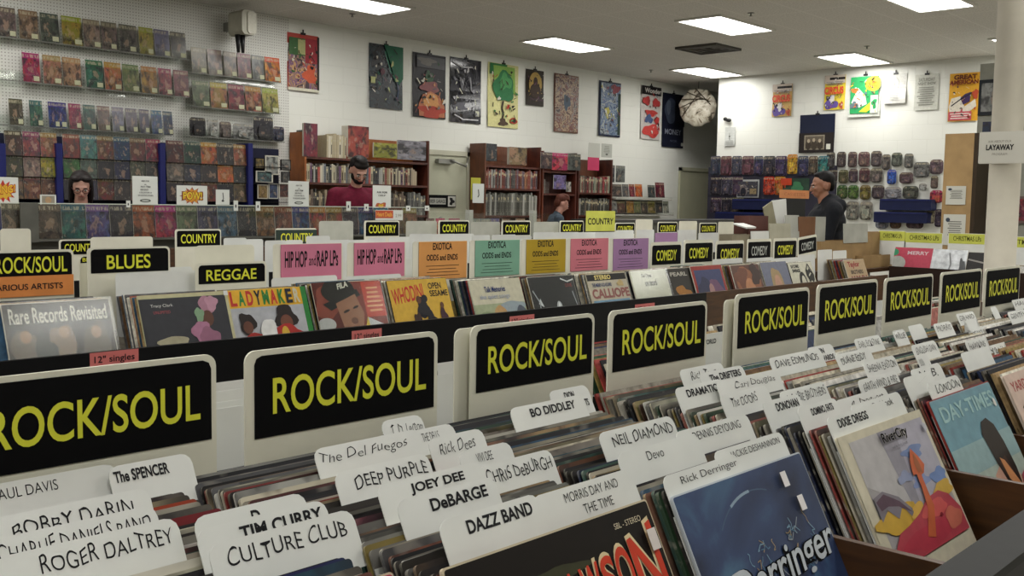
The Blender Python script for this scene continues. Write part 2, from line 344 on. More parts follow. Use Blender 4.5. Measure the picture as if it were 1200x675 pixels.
# ceiling lights, in the ceiling grid
em, N_, L_, P_ = newmat('lit_diffuser'); P_.inputs['Emission Color'].default_value = (1, .985, .95, 1); P_.inputs['Emission Strength'].default_value = 5.0; P_.inputs['Base Color'].default_value = (.9, .9, .9, 1)
FRM = mat('white_light_frame', '#c9c8c2', .5, 0, 0)
li = 0
LROW = {8.3: 'row nearest the poster wall', 6.03: 'second row from the poster wall', 3.83: 'third row from the poster wall', 1.6: 'row over the record bins', -.65: 'row behind the viewer'}
for ry, rn in LROW.items():
    for ci, rx in enumerate((-.1, 3.2, 6.52, 9.9, 13.15)):
        if ry == 3.83: rx -= .08
        if ry < 4 and rx > 12.9 and False: continue
        t = empty('ceiling_light', 'lit rectangular fluorescent ceiling light, %s, %s from the right-hand wall' % (rn, ORD[4-ci]), 'ceiling light', (rx, ry, ZC), 0, 'fluorescent ceiling lights')
        w, d = .555, .26
        f = MB(); z1 = -.001
        for q in ((-w-.03, -d-.03, w+.03, -d), (-w-.03, d, w+.03, d+.03), (-w-.03, -d, -w, d), (w, -d, w+.03, d)):
            f.box(q[0], q[1], -.02, q[2], q[3], z1, FRM)
        f.obj('frame', t); MB().box(-w, -d, -.014, w, d, z1, em).obj('diffuser', t)
        l = bpy.data.lights.new('panel_lamp', 'AREA'); l.shape = 'RECTANGLE'; l.size = 1.1; l.size_y = .5; l.energy = 15; l.color = (1, .98, .93)
        lo = bpy.data.objects.new('panel_lamp', l); COL.objects.link(lo); lo.parent = t; lo.location = (0, 0, -.03)
v = onz(830, 56, 2.0); t = empty('ceiling_vent', 'dark square louvred air vent in the ceiling between two lights', 'vent', (v.x, v.y, ZC))
f = MB(); VM = mat('vent_grey', '#4d4b47', .6, 0, 0)
for k in range(4):
    s = .30-k*.07
    for q in ((-s, -s, s, -s+.035), (-s, s-.035, s, s), (-s, -s+.035, -s+.035, s-.035), (s-.035, -s+.035, s, s-.035)): f.box(q[0], q[1], -.03+k*.006, q[2], q[3], -.003, VM)
f.obj('louvre', t); MB().box(-.3, -.3, -.004, .3, .3, -.001, mat('vent_dark', '#141414', .9, 0, 0)).obj('backing', t)
for i, (px, py, wh) in enumerate(((413, 16, 'beside the light nearest the pegboard'), (880, 15, 'beyond the middle light over the shop'), (763, 82, 'over the tall dark posters'), (1016, 54, 'near the light by the far white wall'), (648/1.0, 53, 'close to the long poster wall'))):
    v = onz(px, py, 2.0); t = empty('fire_sprinkler', 'small fire sprinkler head under the ceiling tiles, '+wh, 'sprinkler', (v.x, v.y, ZC), 0, 'ceiling sprinklers')
    MB().lathe([(.035, -.006), (.035, -.001)], METAL, 16).obj('escutcheon', t)
    MB().lathe([(.009, -.032), (.009, -.006)], METAL, 10).lathe([(.018, -.036), (.018, -.032)], METAL, 12).obj('nozzle', t)
# round column
cx, cy = 7.07, 2.18; CP = mat('column_paint', '#c3beb0', .5, 0, .05, 4, .1)
struct(MB().lathe([(.125, 0), (.125, .08), (.096, .09), (.096, ZC-.04), (.12, ZC-.04), (.12, ZC-.002)], CP, 40).obj('trim_2', None, (cx, cy, 0)))
# ================================================================ SIGN BOARDS
def sign_board(px0, py0, px1, py1, Y, h, s, label, panel=(.08, .56), face='#0c0c0e', letter=YEL, extra=None, group='printed section signs', body=CREAM, tilt=0, tb=(.12, .20, .88, .80), r=.014, rx=0, cat='sign'):
    """upright divider with a black printed panel; px measured at the sign's real plane"""
    a = ony(px0, py0, Y); b = ony(px1, py1, Y); w = b.x-a.x; zt = (a.z+b.z)/2
    t = empty('section_sign', label, cat, (a.x, Y, zt), 0, group, rx)
    if tilt: t.rotation_euler = (rx, tilt, 0)
    MB().slab(rrect(0, -h, w, 0, r), 0, .003, body).obj('board', t)
    if s is not None:
        p0, p1 = panel[0]*w, panel[1]*w      # panel top margin and bottom, in widths
        pm = BLK if face == '#0c0c0e' else ink(face)
        q = .04*w if face == '#0c0c0e' else .0
        rr_ = r*.75 if q else .002; pts = [p for p in rrect(q, -p1, w-q*.6, -p0, rr_) if p[1] > -p1+rr_+.0001]
        pts = [(w-q*.6, -p1)]+[p for p in pts if p[1] > -(p0+p1)/2 and p[0] > w/2][::1]+[p for p in pts if p[1] > -(p0+p1)/2 and p[0] <= w/2]+[(q, -p1)]
        pts = [(q, -p1), (q, -p0-rr_), (q+rr_*.3, -p0-rr_*.3), (q+rr_, -p0), (w-q*.6-rr_, -p0), (w-q*.6-rr_*.3, -p0-rr_*.3), (w-q*.6, -p0-rr_), (w-q*.6, -p1)]
        pnl = MB().slab(pts, -.0012, -.0002, pm).obj('printed_panel', t)
        m = MB(); ph = p1-p0; lines = s if isinstance(s, list) else [(s, *tb)]
        for ln in lines:
            text(m, ln[0], ln[1]*w, -p1+ln[2]*ph, ln[3]*w, -p1+ln[4]*ph, letter, -.002, bold=ln[5] if len(ln) > 5 else .014)
        m.obj('lettering', pnl)
    return t, w
# ---- front row of ROCK/SOUL signs
S1 = [(-15, 442, 253, 414, .17), (287, 411, 513, 389, 0), (552, 382, 697, 367, 0), (714, 365, 829, 352, 0), (862, 346, 949, 336, 0), (958, 335, 1029, 326, 0), (1037, 327, 1094, 320, 0), (1103, 319, 1151, 315, 0), (1155, 315, 1196, 311, 0)]
wh = ['nearest, partly cut off at the left edge', 'over the marker-lettered cards, front left', 'centre of the front row, a blank card behind it', 'above the dark blue album column', 'with a bent blank card at its left edge', 'fifth from the right end of the front row', 'fourth from the right end of the front row', 'third from the right end, left of the round column', 'rightmost, in front of the round column']
wh[5] = 'fourth from the right end of the front row'; wh[6] = 'third from the right end of the front row'; wh[7] = 'second from the right end of the front row'
for i, (a0, a1, b0, b1, _) in enumerate(S1):
    if i == 0: a0, a1 = -64, 449
    sign_board(a0, a1, b0, b1, 1.055, .34, 'ROCK/SOUL', 'ROCK/SOUL sign, yellow on black, '+wh[i], panel=(.022, .345), tb=(.12, .27, .925, .72), r=.014)
for px0, py0, px1, py1, l in ((532, 386, 600, 380, 'blank white divider leaning behind the centre yellow-on-black sign'), (848, 352, 900, 346, 'blank bent white divider behind the fifth front yellow-on-black sign')):
    a = ony(px0, py0, 1.068); b = ony(px1, py1, 1.068)
    o = MB().slab(rrect(0, -.32, b.x-a.x+.12, 0, .012), 0, .002, CREAM).obj('blank_divider', None, (a.x, 1.066, a.z)); o.rotation_euler = (0, 0, .03); tag(o, l, 'divider')
# ================================================================ RECORDS
LEAN = math.radians(27); SW = .297
def sleeve_mesh(t, seed, w=SW, split=False):
    R = random.Random(seed); mb = MB(); r = .004
    pts = rrect(0, 0, w, w, r, 3)
    n = len(pts)
    mb.slab(pts, 0, t, PHOTO, SLEEVE_EDGE)
    return mb.mesh('vinyl_record')
SM = [sleeve_mesh(t, i) for i, t in enumerate((.0024, .0032, .004, .0048, .0058, .0036))]
PAL = ['#8f8a7e', '#a59e8c', '#b6b0a0', '#6f6a60', '#3a352f', '#161618', '#1b1a1e', '#0f0f12', '#202026', '#c9c2ae', '#d8d4c6', '#bfb8a4', '#8e8068', '#a38a62', '#6b5138', '#4a3626', '#777570', '#93928c', '#5c5c5e', '#28324e', '#31506b', '#7d2420', '#99403a', '#2f4a35', '#3f5f55', '#8a7a44', '#d2cfc9', '#dddbd2', '#9a5a50', '#2b2633', '#403228', '#262020', '#b9b3a6', '#cfc7b0', '#7a4a36', '#34302c', '#100e10']
def lean_loc(x, yt, zt, lean=LEAN, h=SW): return (x, yt-h*math.sin(lean), zt-h*math.cos(lean))
NREC = [0]
def column(xc, yf, yb, zt, nmax, where, cards_y, specials=(), step=.0062, seed=1):
    """one bin's worth of records; returns the y where the individuals stop"""
    R = random.Random(seed); y = yf; k = 0; first = True
    sp = list(specials)
    while y < yb and k < nmax:
        y += R.uniform(.8, 1.25)*step
        if any(abs(y+.002-c) < .0034 for c in cards_y): y += .0045
        me = R.choice(SM[:4] if step < .009 else SM)
        o = link('vinyl_record', me, None, lean_loc(xc+R.uniform(-.003, .004), y, zt+R.uniform(-.006, .002)), (-LEAN+R.uniform(-.006, .006), 0, R.uniform(-.004, .004)))
        c = R.choice(PAL)
        for s in list(sp):
            if abs(s[0]-y) < step*.6: c = s[1]; sp.remove(s); break
        o.color = C(c, .85); k += 1; NREC[0] += 1
        tag(o, 'record sleeve edge-on in the front bin column %s' % where, 'record', 'records in the front bin column '+where)
    return y
# stuff: every further record, in one object
stuff = MB(); SLC = [mat('record_sleeve_card', c, .6, 0, .2, 60) for c in PAL[:29]]
def stuff_col(xc, y0, y1, zt, step=.007, seed=1, lean=LEAN, w=SW, rz=0, org=(0, 0)):
    R = random.Random(seed); y = y0
    while y < y1:
        t = R.uniform(.0022, .0052); l = lean+R.uniform(-.008, .008)
        M = Matrix.Translation(Vector(org).to_3d()) @ Matrix.Rotation(rz, 4, 'Z') @ Matrix.Translation(lean_loc(xc+R.uniform(-.004, .004), y, zt+R.uniform(-.007, .002), lean, w)) @ Matrix.Rotation(-l, 4, 'X')
        stuff.box(0, 0, 0, w, t, w, R.choice(SLC), M); y += step*R.uniform(.8, 1.3)
def front_cover(xc, yt, zt, label, base, lean=LEAN, w=SW, h=SW, t=.004, rz=0, group=None, edge='#cfcabc', name='vinyl_record', tz=0):
    o = empty(name, label, 'record', lean_loc(xc, yt, zt, lean, h), tz, group, -lean)
    mb = MB(); mb.slab(rrect(0, 0, w, h, .004, 3), 0, t, mat('album_card', edge, .6)); mb.obj('sleeve', o)
    MB().slab(rrect(.002, .002, w-.002, h-.002, .003, 3), -.0006, -.0001, ink(base) if isinstance(base, str) else base).obj('front_cover', o)
    return o
def remap(shapes, b, k):
    o = []
    for q in shapes:
        q = list(q)
        if q[1] == 'r': x0, z0, x1, z1 = q[2]; q[2] = (x0, b+k*z0 if z0 > .001 else 0, x1, b+k*z1)
        elif q[1] in 'ps': q[2] = [(x, b+k*z) for x, z in q[2]]
        elif q[1] == 'e': e = list(q[2]); e[1] = b+k*e[1]; e[3] = e[3]*k; q[2] = e
        elif q[1] == 't': x0, z0, x1, z1 = q[3]; q[3] = (x0, b+k*z0, x1, b+k*z1)
        o.append(tuple(q))
    return o
def sticker(o, x, z, w=.014, h=.02, col='#e6e2e2', rot=0, y=-.006):
    MB().slab([(x, z), (x+w, z), (x+w, z+h), (x, z+h)], y, y+.0004, mat('price_sticker', col, .5, 0, 0)).obj('price_sticker', [c for c in o.children if c.name.startswith('front_cover')][0])
# ---- divider cards
CN = {}; YF = .61; YFC = {1.70: .625, 2.09: .625, .245: .652}
def card(px0, py0, px1, xc, lines, style='hand', side=None, zt=-.285, th=.042, w=SW, label='', yoff=0, fill=(.1, .9)):
    a = onz(px0, py0, zt)
    tl = math.tan(LEAN); q = a.y-(a.z-(EYE-.315))*tl; qm = max(YFC.get(xc, YF)+.0055, CN.get((xc, px0 > 0 and side), 0)+.0026)
    if q < qm: d = ray(px0, py0); q = qm; a = d*((q+.315*tl)/(d.y-d.z*tl)); a.z += EYE
    CN[(xc, px0 > 0 and side)] = q
    x0 = a.x
    # right end of the tab lies on the same card, same y
    d = ray(px1, py0); b = ony(px1, py0, a.y); x1 = b.x
    x0 = max(xc, x0); x1 = min(xc+w+.035, x1)
    L = h = w+(-zt*0)+.012; tb = L-th+.012
    # outline in card plane, top at z=L+.03
    T = L+.026; B = T-th-.012; r = .012
    pts = [(0, 0), (w, 0), (w, B)]
    lx0 = x0-xc; lx1 = x1-xc
    def arc(cx, cz, a0, a1): return [(cx+r*math.cos(math.radians(q)), cz+r*math.sin(math.radians(q))) for q in (a0, (2*a0+a1)/3, (a0+2*a1)/3, a1)]
    if abs(lx1-w) > .008: pts += [(lx1, B)]
    else: lx1 = w
    pts += arc(lx1-r, T-r, 0, 90)
    if lx0 < .012: lx0 = 0
    pts += arc(lx0+r, T-r, 90, 180)
    if lx0 > 0: pts += [(lx0, B), (0, B)]
    pts = pts[::-1]
    o = empty('divider_card', label, 'divider card', lean_loc(xc, a.y+yoff, a.z, LEAN, T), 0, 'white name cards between the records', -LEAN)
    MB().slab(pts, 0, .0011, WHITE).obj('card', o)
    m = MB(); n = len(lines); wd = lx1-lx0
    for i, ln in enumerate(lines):
        zt_ = T-.006-i*.016; hh = .0128 if n == 1 else .0115
        s, f0, f1 = ln if isinstance(ln, tuple) else (ln, *fill)
        if style in ('hand', 'marker'): hh *= 1.25
        if style == 'sans': hh *= .85
        wob = lambda a_, b_, z0=zt_-hh, z1=zt_: z0+(z1-z0)*(b_*(.88+.12*math.sin(a_*37+len(s)))+.07*math.sin(a_*19+len(s)))
        kw = dict(bold=-.008) if style == 'sans' else dict(bold=.03) if style == 'serif' else dict(bold=-.012, shear=.22, warp=wob) if style == 'hand' else dict(bold=-.004, warp=wob)
        text(m, s, lx0+wd*f0, zt_-hh, lx0+wd*f1, zt_, INKB, -.0006, **kw)
    if lines: m.obj('lettering', o.children[0])
    return a.y+yoff-(a.z-(EYE-.315))*math.tan(LEAN)
XC = dict(Z=.245, A=.575, B=.92, C=1.325, D=1.70, E=2.09, F=2.48, G=2.90, H=3.31, I=3.72)
cardspec = {
 'Z': [(242, 640, 430, [('CULTURE CLUB', .10, .92)], 'marker', 'white name card in black marker nearest the viewer, left of the lettered red album'),
       (228, 622, 392, [('TIM CURRY', .3, .95)], 'serif', 'white name card in bold print just behind the nearest marker-lettered card'),
       (225, 607, 388, [('D', .48, .56)], 'serif', 'white name card with one bold capital letter showing'),
       (-10, 655, 207, [('ROGER DALTREY', .22, .95)], 'marker', 'white name card in black marker at the far left front'),
       (-30, 637, 182, [('CHARLIE DANIELS BAND', .1, .95)], 'marker', 'white name card half hidden, second back at the far left'),
       (-30, 612, 174, [('BOBBY DARIN', .18, .88)], 'marker', 'white name card in black marker, third back at the far left'),
       (-30, 572, 135, [('PAUL DAVIS', .10, .55)], 'sans', 'white name card in thin capitals under the cut-off yellow-on-black sign'),
       (-40, 562, 128, [('N. T. MAL', .2, .95)], 'hand', 'white name card with cut-off handwriting under the leftmost sign'),
       (125, 548, 280, [('The SPENCER', .05, .7)], 'serif', 'white name card in bold print at lower right of the leftmost sign')],
 'A': [(512, 612, 628, [('DAZZ BAND', .24, .9)], 'serif', 'white name card in bold print directly behind the red-lettered album, left half'),
       (622, 583, 737, [('MORRIS DAY AND', .28, .82), ('THE TIME', .42, .72)], 'sans', 'white name card in thin two-line print directly behind the red-lettered album, right half'),
       (463, 588, 578, [('DeBARGE', .3, .88)], 'serif', 'white name card in bold print, third back in the red-lettered album column'),
       (440, 570, 562, [('JOEY DEE', .28, .8)], 'serif', 'white name card in bold print between handwritten ones, left half'),
       (560, 547, 667, [('CHRIS DeBURGH', .06, .95)], 'marker', 'white handwritten name card at the right, behind the third bold one'),
       (390, 555, 500, [('DEEP PURPLE', .18, .95)], 'marker', 'white handwritten name card in heavy marker, left of the bold-printed pair'),
       (536, 531, 640, [('VIVI DEE', .3, .6)], 'sans', 'white name card with small faint print behind the handwritten right-hand one'),
       (500, 515, 610, [('Rick Dees', .15, .8)], 'hand', 'white name card in flowing handwriting below the centre yellow-on-black sign'),
       (366, 527, 490, [('The Del Fuegos', .04, .85)], 'hand', 'white handwritten name card leaning right in front of the second front sign'),
       (478, 506, 580, [('THE DELLS', .25, .62)], 'sans', 'white name card in thin capitals right of the second front sign'),
       (445, 494, 540, [('T. D. Lerton', .2, .95)], 'hand', 'white name card with cut-off letters at the foot of the second front sign')],
 'B': [(773, 560, 862, [('Rick Derringer', .2, .95)], 'sans', 'white name card with thin lettering on top of the dark blue album, left half'),
       (835, 530, 914, [('JACKIE DESHANNON', .2, .92)], 'sans', 'white name card with thin capitals behind the dark blue album, right half'),
       (725, 532, 815, [('Devo', .32, .52)], 'sans', 'white name card with one short thin word, above the dark blue album'),
       (790, 507, 874, [('DENNIS DEYOUNG', .2, .85)], 'sans', 'white name card in thin capitals, third back right in the dark blue album column'),
       (700, 508, 786, [('NEIL DIAMOND', .14, .95)], 'marker', 'white handwritten name card in marker capitals above the short-worded card'),
       (596, 479, 682, [('BO DIDDLEY', .24, .85)], 'serif', 'white name card in bold print under the centre yellow-on-black sign'),
       (642, 459, 716, [('DION', .35, .6), ('BELMONTS', .42, .9)], 'serif', 'white name card with two bold lines between the third and fourth front signs')],
 'C': [(963, 492, 1036, [('DIXIE DREGS', .14, .62)], 'serif', 'white name card in bold print on top of the pale fantasy album, left half'),
       (995, 476, 1052, [('Dr Hook', .4, .8)], 'sans', 'white name card with small faint print above the pale fantasy album, right half'),
       (921, 482, 978, [('DOMINO, FATS', .3, .85)], 'serif', 'white name card in bold print left of the pale fantasy album'),
       (978, 470, 1036, [('R. Doggett', .25, .9)], 'hand', 'white handwritten name card peeking out above the pale fantasy album'),
       (885, 474, 935, [('DONOVAN', .3, .9)], 'serif', 'white name card in bold print behind the dark blue album, upper right'),
       (912, 460, 965, [('DOOBIE BROTHERS', .12, .95)], 'hand', 'white handwritten name card beside a bold-printed one, above the dark blue album'),
       (834, 466, 897, [('The DOORS', .18, .72)], 'hand', 'white handwritten name card standing large in the middle of the fourth column'),
       (838, 448, 910, [('Carl Douglas', .25, .9)], 'hand', 'white handwritten name card with a shiny edge behind the large middle one'),
       (792, 455, 845, [('DRAMATICS', .2, .9)], 'serif', 'white name card in bold print at the foot of the fourth front sign'),
       (818, 438, 870, [('The DRIFTERS', .2, .9)], 'serif', 'white name card in narrow bold print beside the foot of the fourth front sign'),
       (795, 434, 846, [('Rick Turner', .2, .95)], 'hand', 'white handwritten name card against the fourth front sign')],
 'D': [(1085, 450, 1121, [('LONDON', .2, .95)], 'hand', 'white name card on top of the light blue album'),
       (1052, 445, 1090, [('Quick', .2, .8)], 'hand', 'white name card left of the light blue album'),
       (1066, 434, 1100, [('M. B.', .2, .8)], 'hand', 'white name card behind the light blue album, left of centre'),
       (1073, 418, 1125, [('EDISON', .1, .45), ('JOHN RAY', .6, .95)], 'hand', 'white name card with writing at both ends, above the light blue album'),
       (1005, 446, 1049, [('EARTH WIND & FIRE', .08, .95)], 'hand', 'white name card in narrow capitals above the pale fantasy album, lowest of three'),
       (1010, 425, 1047, [('SHEENA EASTON', .08, .95)], 'hand', 'white name card in narrow capitals, middle of three above the pale fantasy album'),
       (978, 416, 1030, [('DUANE EDDY', .1, .8)], 'marker', 'white name card in tall marker capitals, top of three above the pale fantasy album'),
       (900, 420, 960, [('DAVE EDMUNDS', .08, .9)], 'marker', 'white name card in marker capitals under the fifth front sign'),
       (945, 408, 988, [('ELVIN', .2, .6), ('EDWARDS', .2, .9)], 'serif', 'white name card with two bold lines under the fifth front sign')],
}
ZR = EYE-.315
SPZ = [(130, 590, '#c9b02e'), (140, 602, '#b5342a'), (200, 560, '#22261f'), (200, 545, '#1c1e2c'), (100, 575, '#30302f')]
SPA = [(420, 545, '#245a5a'), (450, 560, '#2a3f7a')]
whname = dict(Z='at the far left', A='behind the red-lettered album', B='behind the dark blue album', C='behind the pale fantasy album', D='behind the light blue album')
for key, cards in cardspec.items():
    ys = []
    for i, (x0, y0, x1, ln, st, lb) in enumerate(cards):
        ys.append(card(x0, y0, x1, XC[key], ln, st, label=lb))
    sp = []
    if key == 'Z': sp = [(onz(a, b, -.312).y, c) for a, b, c in SPZ]
    if key == 'A': sp = [(onz(a, b, -.312).y, c) for a, b, c in SPA]
    nmax = {'Z': 58, 'A': 68, 'B': 62, 'C': 54, 'D': 26}[key]
    ye = column(XC[key], YFC.get(XC[key], YF)+.003, 1.035, ZR, nmax, whname[key], ys, sp, seed=ord(key))
    stuff_col(XC[key], ye+.009, 1.035, ZR, seed=ord(key)+3)
for key in 'EFGHI': stuff_col(XC[key], YFC.get(XC[key], YF)+.006, 1.035, ZR, seed=ord(key))
# far front-row cards
FAR = [('E', 1155, 424, 1188, 'ELO'), ('E', 1126, 414, 1157, ''), ('E', 1130, 400, 1160, 'HAWKINS'), ('E', 1153, 394, 1182, ''), ('E', 1175, 401, 1200, 'EASY'), ('E', 1067, 405, 1095, 'ENGLISH DAN'), ('E', 1045, 388, 1093, 'WILLIE'), ('E', 1093, 380, 1113, 'MORRIS'), ('E', 1000, 398, 1030, 'EARL ECKSTINE'),
       ('F', 1150, 383, 1175, 'ISAACS'), ('F', 1143, 374, 1170, ''), ('F', 1172, 378, 1196, 'FOGHAT'), ('F', 1060, 383, 1080, ''), ('G', 1180, 366, 1200, 'GENTRY'), ('G', 1160, 360, 1185, ''), ('G', 1116, 369, 1140, 'GRAND'), ('H', 1185, 352, 1204, 'HALL'), ('I', 1200, 345, 1220, '')]
plc = ['frontmost beside the light blue album', 'just left of the short-lettered card', 'second left of the short-lettered card', 'in the middle of the sixth column', 'at the right edge of the photo, lowest', 'in narrow capitals below the sixth front sign', 'wide, under the sixth front sign', 'just left of the seventh front sign', 'under the fifth front sign gap, narrow', 'front of the seventh column', 'behind the front one of the seventh column', 'right-hand in the seventh column', 'in front of the sixth front sign', 'front of the eighth column', 'second of the eighth column', 'leftmost in the eighth column', 'in the ninth column', 'in the last column']
for i, (k, a, b, c, s) in enumerate(FAR):
    p = onz(a, b, -.285); xc = min(XC.values(), key=lambda v: abs(v-p.x) if v <= p.x+.05 else 9)
    card(a, b, c, xc, [(s, .1, .9)] if s else [], 'hand', label='small white card in far front bins, '+plc[i])
# ---- front covers
r = front_cover(XC['A'], .610, EYE-.310, 'black album with big red arched title with cream outline and a price sticker', '#17120f', edge='#c4b79c')
def arch(mb, s, x0, x1, zfun_lo, zfun_hi, m, y, bold):
    n = len(s); tot = sum({' ': .35, 'I': .5, 'W': 1.05, 'M': 1.2, 'N': 1.65, 'S': .75, 'A': .85, 'D': 1.0}.get(c, .9) for c in s); x = x0
    for c in s:
        wd = {' ': .35, 'I': .5, 'W': 1.05, 'M': 1.2, 'N': 1.65, 'S': .75, 'A': .85, 'D': 1.0}.get(c, .9)/tot*(x1-x0)
        if c != ' ':
            vs, fs, _ = text_geo(c, bold); o = []
            for a, b in vs:
                X = x+wd*(.04+.92*a); u = (X-x0)/(x1-x0); o.append((X, y, zfun_lo(u)+(zfun_hi(u)-zfun_lo(u))*b))
            mb.add(o, fs, m)
        x += wd
hi = lambda u: SW-.030+.010*(2*u-1)**2-.012*(1-(2*u-1)**2)
lo = lambda u: SW-.082-.030*(2*u-1)**4-.0*(1-u)
m = MB(); arch(m, 'TIM DAWSON', .012, SW-.008, lambda u: lo(u)-.004, lambda u: hi(u)+.004, ink('#d9c9a0'), -.0012, .05)
arch(m, 'TIM DAWSON', .012, SW-.008, lo, hi, ink('#c8402a'), -.0020, .02); m.obj('title_lettering', r)
art(r, SW, SW, [('#d4c9ae', 't', 'SBL - STEREO', (.78, .935, .93, .955)), ('#3a3b28', 'e', (.42, .86, .16, .035), .3), ('#4a5a30', 'e', (.12, .62, .08, .09), .3), ('#c98a2e', 'e', (.62, .60, .05, .12), .35), ('#e0c24a', 'e', (.66, .58, .025, .10), .3), ('#b04a22', 'e', (.5, .5, .14, .14), .3), ('#3f6b38', 'e', (.3, .5, .12, .1), .3), ('#c9a27c', 'e', (.52, .4, .08, .12)), ('#2b1c14', 'e', (.52, .48, .09, .06), .2)])
sticker(r, SW-.024, SW-.052, .014, .022, '#d8cfcb')
# dark blue album
bm, N, L, P = newmat('dark_blue_print'); P.inputs['Roughness'].default_value = .4
tc = N.new('ShaderNodeTexCoord'); n = N.new('ShaderNodeTexNoise'); n.inputs['Scale'].default_value = 7; n.inputs['Detail'].default_value = 7; n.inputs['Distortion'].default_value = .6; L.new(tc.outputs['Object'], n.inputs['Vector'])
rp = N.new('ShaderNodeValToRGB'); e = rp.color_ramp.elements; e[0].position = .3; e[0].color = C('#1c2440'); e[1].position = .72; e[1].color = C('#5484a0'); q = e.new(.5); q.color = C('#32446a'); L.new(n.outputs['Fac'], rp.inputs['Fac']); L.new(rp.outputs['Color'], P.inputs['Base Color'])
r = front_cover(XC['B'], .610, EYE-.318, 'dark blue album with a worn ring mark, two price stickers and white gothic title', bm, edge='#b9c0c6')
sh = []
for k in range(13):
    a = math.radians(72+k*4.5); sh.append(('#8fa3b4' if 3 < k < 9 else '#52657c', 's', [(.5+.42*math.cos(a), .5+.42*math.sin(a)), (.5+.42*math.cos(a+.082), .5+.42*math.sin(a+.082))], .011 if 3 < k < 9 else .005))
R = random.Random(5)
for k in range(26):
    x = R.uniform(.34, .86); z = R.uniform(.56, .72); p = [(x, z)]
    for j in range(4): p.append((p[-1][0]+R.uniform(-.03, .03), p[-1][1]+R.uniform(-.03, .03)))
    sh.append((('#7fa0b4', '#9aa3a8', '#5b7f99', '#a58f6a')[k % 4], 's', p, .004))
art(r, SW, SW, sh, dy=.00003, y=-.0008)
m = MB()
for bd, mm, yy in ((.06, BLK, -.0022), (.012, ink('#bfc6cc'), -.003)):
    text(m, 'Derringer', .045, .140, .292, .195, mm, yy, bold=bd, shear=.15, slope=.06)
m.obj('title_lettering', r)
sticker(r, .222, .262, .013, .019); sticker(r, .240, .228, .013, .019)
# pale fantasy album
r = front_cover(XC['C'], .610, EYE-.318, 'pale fantasy album with a red mound, an orange rock spire and a black title', '#a9a49f', edge='#d6cfb6')
r.children[0].data.materials[0] = mat('album_card', '#d6cfb6', .6)
sh = [('#cbc4ae', 'r', (0, 0, 1, 1)), ('#a39fa0', 'r', (.09, .03, .96, .94)), ('#b5b2b3', 'p', [(.09, .62), (.5, .33), (.42, .94), (.09, .94)]), ('#93909a', 'p', [(.40, .94), (.47, .35), (.55, .35), (.60, .94)]), ('#aaa7b4', 'p', [(.60, .94), (.55, .35), (.96, .35), (.96, .94)]),
      ('#7587b0', 'e', (.70, .72, .12, .05), .25), ('#8492bb', 'e', (.66, .50, .10, .05), .25), ('#6c84b4', 'e', (.88, .48, .10, .06), .25), ('#8b93b0', 'e', (.50, .57, .09, .04), .3),
      ('#c9a23e', 'e', (.26, .33, .22, .10), .2), ('#c8a347', 'e', (.86, .38, .12, .06), .2), ('#7d7780', 'p', [(.09, .53), (.2, .55), (.34, .47), (.50, .27), (.40, .30), (.34, .40), (.26, .33), (.18, .42), (.09, .36)]), ('#5a4452', 'p', [(.10, .50), (.2, .53), (.33, .44), (.42, .33), (.30, .41), (.2, .44), (.12, .43)]),
      ('#d4a94e', 'e', (.50, .32, .10, .05), .3),
      ('#b04450', 'p', [(.03, .03), (.96, .03), (.96, .20), (.88, .33), (.78, .385), (.62, .37), (.48, .30), (.33, .26), (.2, .24), (.06, .12)]), ('#b03a4a', 'e', (.5, .13, .3, .08), .15), ('#cc5a58', 'e', (.66, .28, .16, .06), .15), ('#c06a58', 'e', (.83, .16, .10, .08), .15),
      ('#c1613c', 'p', [(.46, .13), (.58, .30), (.61, .45), (.615, .56), (.575, .56), (.60, .66), (.66, .75), (.71, .68), (.745, .60), (.70, .545), (.665, .54), (.66, .42), (.66, .30), (.60, .2), (.54, .1)]), ('#a2603e', 'e', (.665, .62, .03, .07), .2), ('#7c1f2a', 'e', (.70, .22, .016, .016)),
      ('#b4b4bc', 'e', (.93, .86, .022, .035))]
art(r, SW, SW, remap(sh, .33, .67))
m = MB()
for bd, mm, yy in ((.05, ink('#b9b5b0'), -.0062), (.016, BLK, -.0068)): text(m, 'RiverCity', .40*SW, .885*SW, .70*SW, .95*SW, mm, yy, bold=bd)
text(m, 'NEW RELEASE', .47*SW, .86*SW, .66*SW, .871*SW, ink('#4d4a50'), -.0064); m.obj('title_lettering', r)
# light blue album
dC = onz(1087, 472, -.315)
r = front_cover(XC['D'], .625, EYE-.318, 'light blue album with a long-haired figure seen from behind', '#7fa0ab', edge='#8e3a36')
art(r, SW, SW, remap([('#7098a6', 'r', (0, .45, .98, .98)), ('#a9b6ac', 'r', (0, 0, 1, .30)), ('#8fabae', 'r', (0, .30, 1, .55)), ('#9cc0c0', 't', 'DAY-TIMES', (.08, .78, .95, .92), dict(bold=.02)),
   ('#c79a86', 'p', [(.42, 0), (.46, .22), (.62, .3), (.78, .26), (.88, .0)]), ('#2c2320', 'p', [(.52, .58), (.58, .68), (.68, .70), (.76, .62), (.80, .45), (.82, .2), (.80, .05), (.70, 0), (.62, .06), (.56, .3)]), ('#4a332a', 'p', [(.60, .3), (.72, .34), (.76, .1), (.66, .05)]),
   ('#c98a5c', 'p', [(.62, .34), (.68, .30), (.80, .02), (.74, 0), (.64, .14)]), ('#d8d2c8', 'p', [(.40, .0), (.44, .12), (.56, .06), (.58, 0)]), ('#a8485a', 'p', [(.80, 0), (.84, .12), (.94, .16), (1, .1), (1, 0)]), ('#e0ddd6', 'e', (.92, .80, .02, .04))], .33, .67))
r = front_cover(XC['E']-.02, .622, EYE-.318, 'pale pink album with red title and a dark-haired figure, at the right edge', '#c9ab9c', edge='#cfc0b0')
